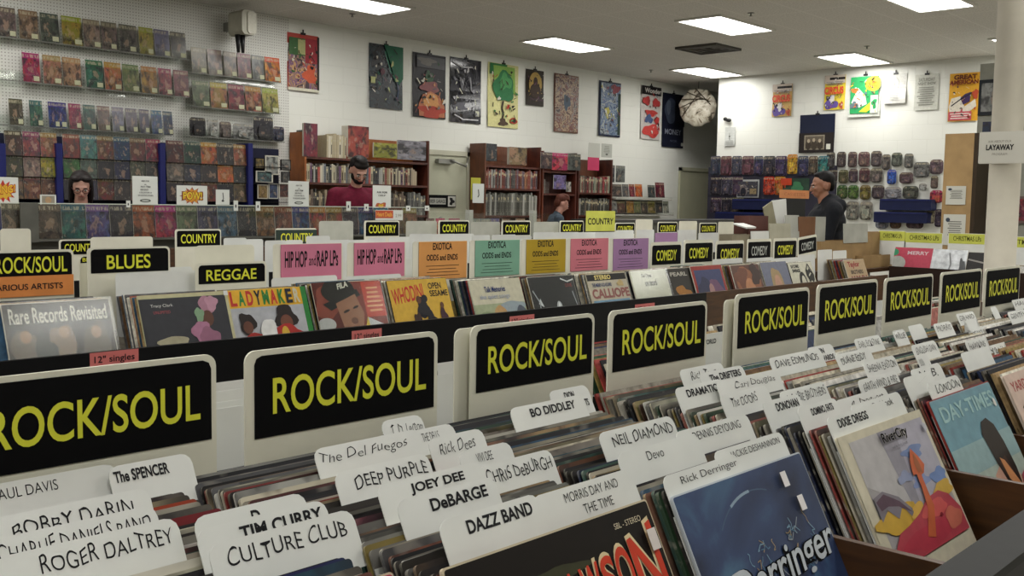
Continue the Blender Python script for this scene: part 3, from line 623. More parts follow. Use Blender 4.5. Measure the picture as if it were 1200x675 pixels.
art(r, SW, SW, remap([('#d2b9ab', 'r', (0, .3, 1, 1)), ('#a13a38', 't', 'YARDBIRD', (.06, .82, .62, .92), dict(bold=.02)), ('#3a2c28', 't', 'SUITE', (.66, .84, .94, .92)), ('#3b2a23', 'p', [(.10, .66), (.18, .70), (.28, .45), (.40, .1), (.36, 0), (.26, 0), (.16, .35)]), ('#46302a', 'e', (.60, .46, .15, .22), .12), ('#c08f74', 'e', (.60, .40, .09, .14)), ('#7c8894', 'p', [(.4, 0), (.48, .2), (.8, .22), (.9, 0)])], .33, .67))
r = front_cover(.26, .652, EYE-.318, 'pink and blue album lying foremost in the far left column', '#b53a58', edge='#b7a890')
art(r, SW, SW, [('#3b3f86', 'r', (.0, .80, 1, .97)), ('#c23c5a', 'r', (.2, .0, 1, .82)), ('#1f2038', 't', 'MOTOWN HITS', (.45, .86, .95, .95), dict(bold=.02)), ('#d8b0b4', 'r', (.55, .55, .9, .78)), ('#5f2335', 'e', (.7, .55, .12, .2), .2), ('#e0d6d0', 'r', (.80, .66, .94, .76))])
for k, nm, c in (('F', 'sixth', '#8a8478'), ('G', 'seventh', '#4b4d5a'), ('H', 'eighth', '#7a4a3c'), ('I', 'ninth', '#5a6a5a')):
    o = front_cover(XC[k], .612, EYE-.318, '%s album facing out in the %s front bin column' % (cname(c), nm), c); o.children[-1].color = C(c)
# ---- front island furniture
t = empty('record_bin_island', 'long double-sided record bin with brown wood partitions and grey laminate rail in the foreground', 'record bin', (0, 0, 0))
XA, XB = -.5, 4.6
MB().box(XA, .365, .18, XB, .38, EYE-.43, RAILD).obj('front_panel', t)
MB().box(XA, .362, EYE-.43, XB, .418, EYE-.418, RAIL).obj('front_rail', t)
MB().box(XA, .385, .90-.055, XB, 1.66, .90-.035, WOODB).obj('bin_floor', t)
MB().box(XA, 1.07, .86, XB, 1.082, EYE-.33, BLACK).obj('spine_board', t)
MB().box(XA, 1.668, .18, XB, 1.69, EYE-.40, RAILD).obj('rear_panel', t)
MB().box(XA+.05, .42, 0, XB-.05, 1.63, .18, RAILD).obj('plinth', t)
for x in (-.42, -.08, .232, .576, .9, 1.215, 1.668, 2.03, 2.42, 2.83, 3.24, 3.65, 4.05):
    tk = .011
    MB().box(x, .385, .868, x+tk, 1.066, EYE-.42, WOODB).box(x, 1.09, .868, x+tk, 1.66, EYE-.42, WOODB).obj('partition', t)
for x in (XA, XB-.02): MB().box(x, .382, .18, x+.018, 1.664, EYE-.415, WOODB).obj('end_panel', t)
# rear side of the front island: records and their cards seen between the signs
for x in (-.4, -.06, .25, .59, .92, 1.24, 1.69, 2.05, 2.44, 2.85, 3.26, 3.67): stuff_col(x, 1.27, 1.52, EYE-.33, .013, int(x*90)+99)
gap = [(258, 458, 'plain white card low between the first and second front signs, above the lettered one', ''), (262, 490, 'plain white card lowest between the first and second front signs', ''), (520, 442, 'second white card glimpsed between the second and third front signs', ''), (262, 447, 'white tabbed card glimpsed low between the first and second front signs', 'M'), (262, 470, 'white card with clipped bold letters between the first and second front signs', 'HAMMER'), (515, 425, 'white card glimpsed between the second and third front signs', 'MANN'), (830, 392, 'pale card glimpsed between the fourth and fifth front signs', 'NEW WORLD'), (1030, 352, 'pale card glimpsed between the sixth and seventh front signs', '')]
for px, py, lb, s in gap:
    p = onz(px, py, -.29); o = empty('divider_card', lb, 'divider card', (p.x-.10, max(p.y, 1.24)-.02, EYE-.29-.25), 0, 'white name cards between the records')
    o.rotation_euler = (-.08, 0, 0)
    MB().slab(rrect(0, 0, .26, .25, .012), 0, .001, WHITE).obj('card', o)
    if s: m = MB(); text(m, s, .05, .226, .05+.011*len(s), .237, INKB, -.0006, bold=.02); m.obj('lettering', o)
# ================================================================ SECOND ISLAND
Y2 = 2.90; L2 = math.radians(20)
t = empty('record_bin_island', 'second record bin row with a black front board, then brown, facing the viewer', 'record bin', (0, 0, 0))
fa = ony(826, 343.5, 2.73)
MB().box(-.6, 2.72, .35, fa.x, 2.735, EYE-.428, BLACK).obj('black_front_board', t)
MB().box(fa.x+.002, 2.735, .35, 6.62, 2.75, EYE-.43, WOODB).obj('brown_front_board', t)
MB().box(-.6, 2.76, EYE-.68, 6.6, 3.31, EYE-.66, WOODB).obj('bin_floor', t)
for x in (-.62, 6.6): MB().box(x, 2.736, 0, x+.018, 3.31, EYE-.44, WOODB).obj('end_panel', t)
MB().box(-.6, 3.31, .35, 6.6, 3.33, EYE-.44, WOODB).obj('rear_board', t); MB().box(-.5, 2.8, 0, 6.5, 3.28, .35, RAILD).obj('plinth', t)
for i, (x0, y0, x1, y1, n) in enumerate(((105, 414, 162, 408, 'left'), (412, 388, 447, 383, 'second from left'), (597, 371, 626, 367, 'middle'), (744, 357, 767, 353, 'rightmost'))):
    a = ony(x0, y0, 2.72); b = ony(x1, y1, 2.72)
    o = empty('shelf_tag', 'pink paper tag reading 12" singles taped to the black board, '+n, 'tag', (a.x, 2.7195, a.z), 0, 'pink singles tags')
    MB().box(0, -.0008, -.06, b.x-a.x, -.0001, 0, mat('pink_paper', '#c9706c', .6)).obj('paper', o)
    m = MB(); text(m, '12" singles', .012, -.035, b.x-a.x-.012, -.010, INKB, -.0014, bold=.012); m.obj('lettering', o)
def cov2(px0, py0, px1, label, base, shapes, right=None, **kw):
    a = ony(px0, py0, Y2+rnd.uniform(-.012, .012)); b = ony(px1, py0, a.y); w = min(.31, max(.10, b.x-a.x)); w = .305 if w > .2 else .305
    full = b.x-a.x
    o = front_cover(a.x, a.y, a.z, label, base, L2, .305, .305, **kw)
    art(o, .305, .305, shapes, dy=.0003)
    return o, a
covs = []
covs.append(cov2(0, 357, 122, 'grey album in shrink wrap with ornate white title, leftmost of the second row', '#4a453e', [('#3c3831', 'r', (.03, .1, .97, .97)), ('#6b5f50', 'e', (.15, .55, .12, .2), .15), ('#7d6a55', 'e', (.5, .58, .12, .2), .15), ('#5f5648', 'e', (.82, .56, .13, .22), .15), ('#3b3d33', 'e', (.33, .5, .1, .2), .2), ('#9b7b5b', 'e', (.52, .70, .05, .06)), ('#9b7b5b', 'e', (.82, .68, .05, .06)), ('#9b7b5b', 'e', (.17, .68, .05, .06)),
   ('#cfcbbf', 't', 'Rare Records Revisited', (.05, .80, .95, .95), dict(bold=.02)), ('#8f8b80', 'r', (.03, .1, .97, .35))]))  # pale bottom band is the shrink wrap's shine, painted into the artwork
covs.append(cov2(160, 347, 259, 'dark slate album with a figure in a pink turban, yellowish edge', '#34353a', [('#b9b48e', 'r', (0, .96, 1, 1)), ('#b9b48e', 'r', (.965, 0, 1, 1)), ('#303136', 'r', (.02, 0, .965, .955)), ('#d0cfc9', 't', 'Tracy Clark', (.12, .86, .36, .90)), ('#a04a52', 't', 'UNLIMITED', (.14, .80, .32, .83)), ('#a6798a', 'e', (.74, .86, .10, .10), .15), ('#b88a9c', 'e', (.79, .88, .07, .08), .2), ('#5a3a2c', 'e', (.72, .72, .065, .085)), ('#7c9a7a', 'e', (.63, .76, .05, .08), .2), ('#a5718a', 'e', (.62, .58, .10, .12), .2), ('#8f6076', 'e', (.70, .52, .12, .10), .2), ('#a09a80', 'e', (.30, .50, .17, .06), .1), ('#d8d8d8', 'r', (.95, .95, 1, 1))], edge='#b7b18c'))
covs.append(cov2(265, 341, 346, 'album of two seated men with multicoloured capital letters and green edge', '#8d9096', [('#a9abb0', 'r', (0, .45, .93, .80)), ('#2e7d3a', 'r', (.93, 0, 1, 1)), ('#d8a82e', 'r', (0, .80, .93, 1))]+[(c, 't', s, (.02+.1*i, .82, .10+.1*i, .985), dict(bold=.04)) for i, (s, c) in enumerate(zip('LADYMAKER', ['#b8342c', '#2d7a38', '#b8342c', '#1d2230', '#2d7a38', '#b8342c', '#2d7a38', '#1d2230', '#c8c0a0']))]+[('#231a18', 'e', (.17, .62, .10, .12), .2), ('#5f3a2c', 'e', (.17, .58, .06, .07)), ('#231a18', 'e', (.66, .66, .14, .14), .2), ('#6a4030', 'e', (.66, .60, .08, .09)), ('#a32c26', 'e', (.66, .40, .22, .18), .15), ('#942822', 'e', (.25, .42, .14, .10), .15), ('#c9a23a', 'e', (.62, .47, .05, .09)), ('#d7d7d4', 'e', (.42, .52, .10, .14), .1)], edge='#2e6e38'))
covs.append(cov2(364, 332, 446, 'album with a close-up man in a black cap and an orange text block', '#7c3024', [('#5c1e16', 'r', (0, .3, .45, 1)), ('#8a4032', 'e', (.15, .75, .15, .2), .2), ('#c0402c', 'r', (.70, .55, 1, .98)), ('#e0a070', 'l', (.73, .60, .97, .93), 6), ('#b8b8b8', 'e', (.10, .5, .13, .08)), ('#15130f', 'e', (.35, .90, .24, .16), .08), ('#0f0e0d', 'p', [(.10, .74), (.62, .90), (.66, .82), (.2, .66)]), ('#9a6b52', 'p', [(.28, .74), (.58, .84), (.66, .60), (.60, .38), (.46, .30), (.34, .42)]), ('#6d4434', 'e', (.50, .52, .05, .04)), ('#7e5140', 'e', (.50, .40, .07, .025)), ('#2a1a14', 'e', (.41, .64, .05, .015, .3)), ('#2a1a14', 'e', (.55, .68, .045, .015, .3)), ('#d8b93c', 'p', [(.58, .30), (.70, .56), (.78, .30)]), ('#c8c8c8', 'p', [(.70, .55), (.98, .42), (1, .1), (.72, .1)]), ('#1b1a1c', 'p', [(0, .1), (0, .36), (.35, .42), (.45, .1)]), ('#d8d6c8', 't', 'FILA', (.34, .90, .50, .97), dict(bold=.04, slope=.2))]))
covs.append(cov2(452, 329, 527, 'yellow album with red brush title and black dancing figures', '#c8a23a', [('#b8342a', 't', 'WHODINI', (.04, .68, .56, .88), dict(bold=.02, slope=.12)), ('#2a2118', 't', 'OPEN', (.66, .86, .88, .94), dict(bold=.02)), ('#2a2118', 't', 'SESAME', (.66, .76, .97, .84), dict(bold=.02)), ('#1d1c22', 'e', (.50, .62, .10, .14), .2), ('#1d1c22', 'e', (.55, .74, .05, .05)), ('#5c3a28', 'e', (.45, .73, .04, .05)), ('#3a241a', 'e', (.38, .42, .06, .16), .2), ('#1d1c22', 'e', (.60, .44, .05, .14), .2), ('#3a1e2a', 'e', (.82, .44, .06, .18), .2), ('#5c3a28', 'e', (.82, .64, .03, .04)), ('#1d1c22', 's', [(.45, .55), (.62, .5), (.75, .42)], .03)], edge='#3a352c'))
covs.append(cov2(548, 329, 622, 'cream and green landscape album with blue script title and a blond head', '#aaa98f', [('#bdb9a2', 'r', (0, .66, 1, 1)), ('#9aa383', 'r', (0, .0, 1, .66)), ('#7f8d68', 'e', (.25, .42, .25, .14), .1), ('#8d9aa0', 'e', (.75, .60, .25, .08), .1), ('#b5915e', 'e', (.48, .46, .12, .18), .1), ('#caa086', 'e', (.48, .40, .08, .12)), ('#4e5560', 'e', (.88, .40, .14, .20), .1), ('#2c3a6a', 't', 'Talk Memories', (.26, .82, .66, .90), dict(bold=.02)), ('#8f9ab0', 't', 'the quiet songs', (.14, .71, .72, .79))]))
covs.append(cov2(617, 325, 684, 'black album in a crinkled shiny plastic bag', '#0e1014', [('#c9ccd0', 'p', [(.12, .60), (.22, .55), (.17, .68)]), ('#9fa4aa', 's', [(.05, .8), (.15, .62), (.12, .4)], .02), ('#d8dadc', 's', [(.7, .95), (.84, .9), (.98, .93)], .02), ('#b7bbc0', 'e', (.55, .52, .06, .10)), ('#e2e4e6', 'e', (.55, .54, .025, .06)), ('#a33a36', 't', 'LIVE', (.78, .82, .92, .87)), ('#8b9096', 's', [(.90, .75), (.94, .55), (.97, .35)], .02), ('#c4c8cc', 'p', [(.14, .36), (.24, .48), (.28, .40), (.2, .32)])]))  # pale patches and strokes are painted highlights of the crinkled bag
covs.append(cov2(685, 321, 741, 'cream album with STEREO banner and blue and red capital title', '#b5ad98', [('#1b1915', 'r', (.02, .88, .98, .98)), ('#d8c77a', 't', 'STEREO', (.2, .895, .6, .965), dict(bold=.03)), ('#2a3d6a', 't', 'THE MERRY-GO-ROUND', (.10, .78, .58, .84), dict(bold=.02)), ('#8e5a56', 't', 'CALLIOPE', (.06, .60, .98, .75), dict(bold=.04)), ('#6d93ac', 'r', (.05, .46, .95, .57)), ('#2f4c6e', 'r', (.05, .36, .95, .46)), ('#b5a070', 'e', (.8, .82, .08, .05), .2)], edge='#8c8672'))
covs.append(cov2(737, 318, 784, 'white album with small black script and a dark blue disc', '#c6c5b2', [('#2b2a28', 't', 'The Times', (.28, .88, .56, .94), dict(bold=.02)), ('#2b2a28', 't', 'on record', (.34, .74, .66, .84), dict(bold=.02)), ('#34405a', 'e', (.60, .40, .17, .14)), ('#8a93a0', 'e', (.60, .40, .05, .04))]))
covs.append(cov2(779, 315, 812, 'dark album with an orange figure, half hidden by the red-bordered one', '#2a2620', [('#a8a498', 't', 'PEARL', (.1, .86, .6, .93), dict(bold=.03)), ('#9c6a2c', 'e', (.35, .55, .2, .14), .3), ('#c48a3c', 'e', (.42, .45, .2, .10), .3)]))
covs.append(cov2(808, 312, 847, 'blue and purple picture album with a bright red border', '#8f2c24', [('#3a4066', 'r', (.08, .08, .92, .92)), ('#2c2f4c', 'e', (.3, .5, .2, .3), .2), ('#6a4a66', 'e', (.65, .5, .2, .25), .2), ('#a07a78', 'e', (.5, .55, .08, .12)), ('#8d5a50', 'e', (.7, .4, .08, .12), .2)]))
covs.append(cov2(855, 311, 892, 'album portrait with wild brown and orange hair', '#5a3a2e', [('#8a5638', 'e', (.5, .6, .42, .36), .15), ('#6b3f2c', 'e', (.3, .75, .22, .2), .3), ('#b07a54', 'e', (.52, .5, .18, .24)), ('#3a2620', 'e', (.8, .8, .18, .2), .3), ('#7e4c38', 'e', (.5, .36, .07, .03))]))
covs.append(cov2(890, 308, 930, 'blue-grey album portrait of a blond face', '#5d6070', [('#6d7184', 'r', (0, .5, 1, 1)), ('#a08a64', 'e', (.48, .55, .22, .34), .1), ('#b58c74', 'e', (.5, .55, .13, .20)), ('#4a4e5e', 'e', (.5, .12, .4, .2))]))
covs.append(cov2(922, 308, 982, 'white album with a thick black line drawing of faces', '#c4c2af', [('#1a1a19', 't', 'SATCHMO', (.10, .88, .44, .95), dict(bold=.05)), ('#1a1a19', 't', 'SWINGS', (.12, .79, .44, .86), dict(bold=.05)), ('#1a1a19', 'e', (.47, .52, .16, .28)), ('#c4c2af', 'e', (.49, .48, .10, .24)), ('#1a1a19', 's', [(.38, .4), (.5, .3), (.62, .42)], .03), ('#1a1a19', 'e', (.80, .62, .12, .26), .35), ('#c4c2af', 'e', (.80, .50, .06, .10)), ('#1a1a19', 's', [(.66, .8), (.8, .95), (.95, .7)], .03), ('#c4c2af', 's', [(.74, .7), (.84, .76)], .03)], edge='#2a2824'))
covs.append(cov2(988, 305, 1025, 'tan album with chunky red and dark title, last in the second row', '#a98f6c', [('#8a2a22', 't', 'Taylor', (.14, .80, .72, .96), dict(bold=.05)), ('#38281e', 't', 'BROTHERS', (.2, .68, .8, .77), dict(bold=.03)), ('#7c2a22', 't', 'JAM IN', (.12, .42, .92, .64), dict(bold=.06)), ('#3c2c20', 'r', (.1, .2, .9, .38))]))
for o, a in covs:
    stuff_col(a.x, a.y+.012, 3.01, a.z-.003, .0085, int(a.x*77)+5, L2, .305)
for x in (.95,): stuff_col(x, Y2, 3.01, EYE-.31, .008, 3, L2, .305)
# shrink wrap / bags on the shiny covers
for o, a in (covs[0], covs[3], covs[6], covs[8]):
    MB().slab([(-.003, -.003), (.308, -.003), (.308, .309), (-.003, .309)], -.0095, -.0090, BAG).obj('plastic_bag', o)
# ---- signs of the second island
Y3 = 3.06
sign_board(-18, 293, 86, 293, Y3, .30, [('ROCK/SOUL', .10, .50, .92, .90)], 'white section sign ROCK/SOUL with an orange strip reading VARIOUS ARTISTS, left edge', panel=(.03, .50))
o = bpy.data.objects[[k.name for k in COL.objects if k.name.startswith('section_sign')][-1]]
a = ony(-18, 293, Y3); b = ony(86, 293, Y3); w = b.x-a.x
MB().slab([(.0, -.54*w), (w*.99, -.54*w), (w*.99, -.30*w), (0, -.30*w)], -.0032, -.0022, mat('orange_paper', '#d88a4c', .6)).obj('orange_strip', o)
m = MB(); text(m, 'VARIOUS ARTISTS', .04*w, -.46*w, .86*w, -.39*w, INKB, -.004, bold=.015); m.obj('strip_lettering', o)
sign_board(102, 291, 199, 288, Y3, .26, 'BLUES', 'white section sign BLUES in yellow on black, left part of second row', panel=(.02, .29), tb=(.22, .15, .75, .75))
sign_board(229, 308, 312, 306, 3.0, .20, 'REGGAE', 'white section sign REGGAE in yellow on black, above the multicoloured-letter album', panel=(.03, .26), tb=(.14, .15, .85, .75))
sign_board(93, 300, 120, 300, Y3+.03, .24, 'BLUES', 'black-topped sign almost wholly hidden behind the BLUES sign', panel=(.02, .29))
def paper_sign(px0, py0, px1, py1, Y, h, colr, lines, label, name='section_sign'):
    a = ony(px0, py0, Y); b = ony(px1, py1, Y); w = b.x-a.x
    t = empty(name, label, 'sign', (a.x, Y, (a.z+b.z)/2), 0, 'printed section signs')
    MB().slab(rrect(-.03, -h-.03, w+.008, .002, .01), .002, .005, CREAM).obj('board', t)
    MB().slab([(0, -h), (w, -h), (w, 0), (0, 0)], -.001, .001, mat('coloured_paper', colr, .6, 0, .03)).obj('paper', t); pp = t.children[-1]
    m = MB()
    for ln in lines:
        if ln[0] == '=':
            for k in range(ln[5]):
                z = -h*(1-ln[2])+0; z = -h+h*(ln[2]+(ln[4]-ln[2])*(k+.5)/ln[5]); e = (k*37 % 5)*.02
                m.poly([(w*(ln[1]+e), z-.001), (w*(ln[1]+e), z+.001), (w*(ln[3]-e), z+.001), (w*(ln[3]-e), z-.001)], -.0016, INKB)
        else: text(m, ln[0], w*ln[1], -h+h*ln[2], w*ln[3], -h+h*ln[4], INKB, -.0018, bold=ln[5] if len(ln) > 5 else .018)
    m.obj('lettering', pp); return t
HH = [('HIP HOP', .06, .38, .42, .82), ('and', .45, .42, .56, .70, 0), ('RAP LPs', .58, .38, .94, .82)]
paper_sign(329, 287, 400, 285, Y3, .135, '#cf7d96', HH, 'pink paper sign HIP HOP and RAP LPs above the close-up man in cap album')
paper_sign(415, 285, 474, 283.5, Y3, .135, '#cf7d96', HH, 'pink paper sign HIP HOP and RAP LPs left of the orange one')
EX = [('EXOTICA', .28, .78, .68, .97), ('ODDS and ENDS', .15, .50, .80, .66), ('=', .12, .06, .85, .40, 4)]
for i, (x0, y0, x1, y1, c, nm, h) in enumerate(((491, 284, 547, 282, '#d99a58', 'orange', .155), (557, 282, 609, 281, '#7fae96', 'mint green', .155), (617, 281, 663, 280, '#b5982c', 'mustard yellow', .155), (669, 280, 713, 279, '#cf7a86', 'pink', .155), (719, 280, 760, 279, '#a37da6', 'lilac', .16))):
    paper_sign(x0, y0, x1, y1, Y3, h, c, EX, '%s paper sign reading EXOTICA ODDS and ENDS' % nm)
a = ony(768, 273, Y3+.14); b = ony(794, 271, Y3+.14)
o = MB().slab([(0, -.08), (b.x-a.x, -.08), (b.x-a.x, 0), (0, 0)], 0, .002, mat('coloured_paper', '#a37da6', .6, 0, .03)).obj('paper_slip', None, (a.x, Y3+.14, a.z)); tag(o, 'blank lilac paper slip standing behind the leftmost COMEDY sign', 'paper')
for i, (x0, y0, x1, y1, tl, c, wh_) in enumerate(((763, 286, 799, 281, .0, YEL, 'leftmost, right of the lilac paper sign'), (802, 282, 836, 280, 0, YEL, 'second from left'), (839, 283, 872, 281, 0, YEL, 'third from left'), (876, 281, 904, 279, 0, 'w', 'with pale lettering, fourth from left'), (907, 280, 934, 278, 0, YEL, 'fifth from left'), (935, 281, 957, 276, -.08, 'w', 'tilted, rightmost with pale lettering'))):
    sign_board(x0, y0, x1, y1, Y3-.01, .16, 'COMEDY', 'small white sign COMEDY on black, '+wh_, panel=(.06, .42), tb=(.17, .2, .83, .75), letter=ink('#b9bcb6') if c == 'w' else c, tilt=tl)
# blank white cards lying around the bases of the second-row signs
R = random.Random(11)
wc = [(135, 320, 205, 'long row of name cards under the BLUES sign'), (196, 318, 258, 'card right of the BLUES sign cards'), (318, 326, 395, 'card under the first pink sign'), (405, 324, 470, 'card under the second pink sign'), (835, 304, 870, 'card under the third COMEDY sign'), (875, 303, 906, 'card under the fourth COMEDY sign'), (906, 303, 935, 'card under the fifth COMEDY sign'), (935, 299, 955, 'card under the tilted COMEDY sign'), (958, 293, 975, 'small card right of the tilted COMEDY sign'), (976, 294, 992, 'small card above the tan album')]
for i, (x0, y0, x1, l) in enumerate(wc):
    a = ony(x0, y0, 3.022+.002*(i % 3)); b = ony(x1, y0, a.y)
    o = MB().slab(rrect(0, -.2, b.x-a.x, 0, .012), 0, .001, WHITE).obj('divider_card', None, a); o.rotation_euler = (-.05, 0, 0); tag(o, 'blank white '+l, 'divider card')
for x in [k*.335+.2 for k in range(19)]: stuff_col(x, 3.25, 3.285, EYE-.37, .012, int(x*50), L2, .30)
stf = stuff.obj('packed_records'); tag(stf, 'countless further record sleeves packed edge-on in all the bins', 'record', None, 'stuff')
# ================================================================ THIRD ISLAND (COUNTRY)
Y4 = 4.85
t = empty('record_bin_island', 'third record bin row, mostly hidden behind the pink and orange paper signs', 'record bin', (0, 0, 0))
MB().box(-.2, 4.3, .35, 7.6, 4.32, EYE-.36, BLACK).obj('front_board', t); MB().box(-.2, 4.33, .74, 7.6, 5.6, .76, WOODB).obj('bin_floor', t)
MB().box(-.2, 5.6, .2, 7.6, 5.62, EYE-.30, WOODB).obj('rear_board', t); MB().box(-.1, 4.36, 0, 7.5, 5.55, .35, RAILD).obj('plinth', t)
CT = ['partly hidden by a blank white card, far left', 'left, above the REGGAE sign', 'greenish panel, above the first pink paper sign', 'above the second pink paper sign', 'left of the door sign, above the orange paper sign', 'above the mint green paper sign', 'above the mustard paper sign', '', 'half hidden right of the yellow paper COUNTRY sign', 'near the lilac paper slip', 'rightmost, beside the pale box']
CS = [(69, 281, 120, 280), (205, 269, 259, 268), (323, 268, 371, 267), (427, 259, 468, 258), (514, 258, 550, 258), (588, 259, 622, 258), (656, 259, 684, 258), (721, 261, 744, 261), (771, 260, 794, 260), (820, 261, 840, 261)]
CT.pop(7)
for (x0, y0, x1, y1), w_ in zip(CS, CT):
    sign_board(x0, y0, x1, y1, Y4, .30, 'COUNTRY', 'small white sign COUNTRY on black, '+w_, panel=(.03, .34), tb=(.12, .2, .9, .78), face='#33403a' if 'greenish' in w_ else '#0c0c0e')
a = ony(687, 247, Y4-.02); b = ony(721, 247, Y4-.02)
t = empty('section_sign', 'yellow paper sign with black COUNTRY lettering, taller than its neighbours', 'sign', a, 0, 'printed section signs'); w = b.x-a.x
MB().slab([(0, -.155), (w, -.155), (w, 0), (0, 0)], 0, .002, mat('yellow_paper', '#c9cc5c', .6)).obj('paper', t)
m = MB(); text(m, 'COUNTRY', w*.06, -.105, w*.94, -.055, INKB, -.001, bold=.02); m.obj('lettering', t)
BW = [(0, 268, 36, 'far left below the comic rack'), (106, 278, 179, 'covering half of the leftmost COUNTRY sign'), (229, 288, 298, 'above the REGGAE sign, right half'), (374, 259, 414, 'right of the greenish COUNTRY sign'), (476, 259, 512, 'left of the fifth COUNTRY sign'), (552, 260, 586, 'right of the fifth COUNTRY sign'), (626, 260, 655, 'right of the sixth COUNTRY sign'), (745, 257, 765, 'right of the COUNTRY sign next to the yellow one'), (796, 259, 817, 'between the last two COUNTRY signs'), (842, 260, 860, 'right of the last COUNTRY sign')]
for i, (x0, y0, x1, w_) in enumerate(BW):
    Y = Y4+.05 if i != 1 else Y4-.03
    if i == 2: Y = 3.2
    a = ony(x0, y0, Y); b = ony(x1, y0, Y)
    tag(MB().slab(rrect(0, -.30 if i != 2 else -.25, b.x-a.x, 0, .015), 0, .002, mat('pale_grey_card', '#b4b5ab', .55) if i > 2 and i < 7 else CREAM).obj('blank_divider', None, a), 'blank pale divider card '+w_, 'divider', 'blank dividers in the third row')
R = random.Random(21)
# small white name cards of the third row and rear half of the second
tiny = []
for k in range(24):
    px = 262+k*24.2; py = 283-.018*(px-262)+R.uniform(-5, 1); wd = R.uniform(20, 30)
    Y = R.choice((4.42, 4.50, 4.58, 4.66)); tiny.append((px, py, wd, Y))
for k, (px, py, wd, Y) in enumerate(tiny):
    Y += .004*k % .05
    a = ony(px, py, Y); b = ony(px+wd, py, Y)
    tag(MB().slab(rrect(0, -.28, b.x-a.x, 0, .012), 0, .001, WHITE).obj('divider_card', None, a), 'small white name card in the third row, behind the coloured paper signs', 'divider card', 'small cards of the third row')
for k in range(14):      # rear half of second island
    px = 185+k*46; a = ony(px, 283+R.uniform(-2, 5)-.012*px*.3, 3.17); b = ony(px+40, 283, 3.17)
    tag(MB().slab(rrect(0, -.2, b.x-a.x, 0, .012), 0, .001, WHITE).obj('divider_card', None, (a.x, 3.17+.006*(k % 3), EYE-.225+R.uniform(-.012, .008))), 'white name card standing just behind the second row signs', 'divider card', 'cards behind the second row signs')
# ================================================================ COMIC RACK (long clear-fronted)
YR = 7.2
t = empty('comic_rack', 'long waist-high comic display with clear acrylic front in front of the shopkeepers', 'display rack', (0, 0, 0))
xr = ony(493, 250, YR).x; xl = ony(-12, 250, YR).x
zr = EYE-.055
LAM = mat('grey_counter_laminate', '#55554f', .5)
MB().box(xl, YR+.06, 0, xr, YR+.45, EYE-.31, LAM).obj('base_cabinet', t)
MB().box(xl, YR-.05, EYE-.315, xr, YR+.45, EYE-.30, LAM).obj('shelf', t)
MB().box(xl, YR-.05, EYE-.299, xr, YR-.046, zr, ACR).obj('acrylic_front', t)
MB().box(xl, YR-.052, zr, xr, YR-.040, zr+.006, mat('acrylic_edge', '#c4cabf', .2, 0, 0)).obj('acrylic_top_edge', t)
MB().box(xl, YR+.10, zr-.02, xr, YR+.16, zr+.0, LAM).obj('rear_ledge', t)
RC = ['#5a4c44', '#2f5c52', '#4a4f78', '#39343c', '#8a4a30', '#8f3440', '#54604a', '#3f3a50', '#4a5e72', '#2e2c34', '#70523c', '#6a3c34', '#33506c', '#8c3038', '#7a2a26', '#37303a', '#22445c', '#2c4a6c', '#5e5236', '#6c4430', '#3b3b3b', '#455540', '#50405a']
x = ony(41, 260, YR).x; i = 0
def comic(name, x, y, z, w, h, colr, label, group, rx=-.12, stick=True, matl=None, cat='comic book', th=.005, rz=0):
    key = ('cm', round(w, 3), round(h, 3), matl.name if matl else '', th)
    if key not in CACHE: CACHE[key] = MB().slab([(0, 0), (w, 0), (w, h), (0, h)], 0, th, matl or COMIC, mat('comic_edge', '#b9b5a8', .6)).mesh(name)
    o = link(name, CACHE[key], None, (x, y, z), (rx, 0, rz)); o.color = C(colr, 1.05); tag(o, label, cat, group)
    if stick:
        k2 = ('st', round(w, 2))
        if k2 not in CACHE: CACHE[k2] = MB().box(w*.62, -.0012, .012, w*.96, -.0004, .055, mat('price_paper', '#b9b79a', .6, 0, 0)).mesh('price_sticker')
        link('price_sticker', CACHE[k2], o)
    return o
CACHE = {}
while x < xr-.18:
    comic('comic_book', x, YR-.03, EYE-.298, .168, .24, RC[i % 23], '%s comic behind acrylic, %s from left in the long rack' % (cname(RC[i % 23]), ORD[i]), 'comics in the long acrylic rack', -.1, False)
    x += .176; i += 1
comic('comic_book', ony(1, 260, YR).x, YR-.03, EYE-.298, .155, .25, '#5c5048', 'brownish comic book below the burst sign at the left edge of the rack', 'comics in the long acrylic rack', -.1, False)
a = ony(23, 243, YR-.06); MB().box(a.x, YR-.07, EYE-.32, ony(40, 243, YR).x, YR-.055, EYE-.05, LAM).obj('end_panel', t)
# signs on the rack
def rack_notice(px0, py0, px1, py1, lines, label, shapes=None, Y=None, name='paper_notice', cat='notice', paper='#cdd0cb'):
    Y = Y or YR; a = ony(px0, py0, Y); b = ony(px1, py1, Y); w = b.x-a.x; h = a.z-b.z
    t = empty(name, label, cat, (a.x, Y, b.z))
    MB().slab([(0, 0), (w, 0), (w, h), (0, h)], 0, .003, mat('notice_paper', paper, .6, 0, 0)).obj('paper', t)
    art(t, w, h, (shapes or [])+[('#2a2a2c', 't', s, bx, dict(bold=.015)) for s, bx in lines], y=-.001, dy=.0008, name='print')
    return t
def burst(cx, cz, rx, rz, n=12, k=.6, seed=3):
    R = random.Random(seed); o = []
    for i in range(2*n): a = -math.pi*i/n; q = (1 if i % 2 == 0 else k)*R.uniform(.88, 1.05); o.append((cx+rx*q*math.cos(a), cz+rz*q*math.sin(a)))
    return o
rack_notice(-12, 207, 22, 242, [], 'white sign with a red burst around yellow BANG! lettering at left edge', [('#b5382f', 'p', burst(.45, .5, .50, .42)), ('#d0a63a', 'p', burst(.45, .5, .40, .30, 10, .7)), ('#a82c22', 't', 'BANG!', (.04, .35, .90, .66), dict(bold=.06, slope=.15)), ('#e0b83a', 't', 'BANG!', (.07, .38, .87, .64), dict(bold=.02, slope=.15))])
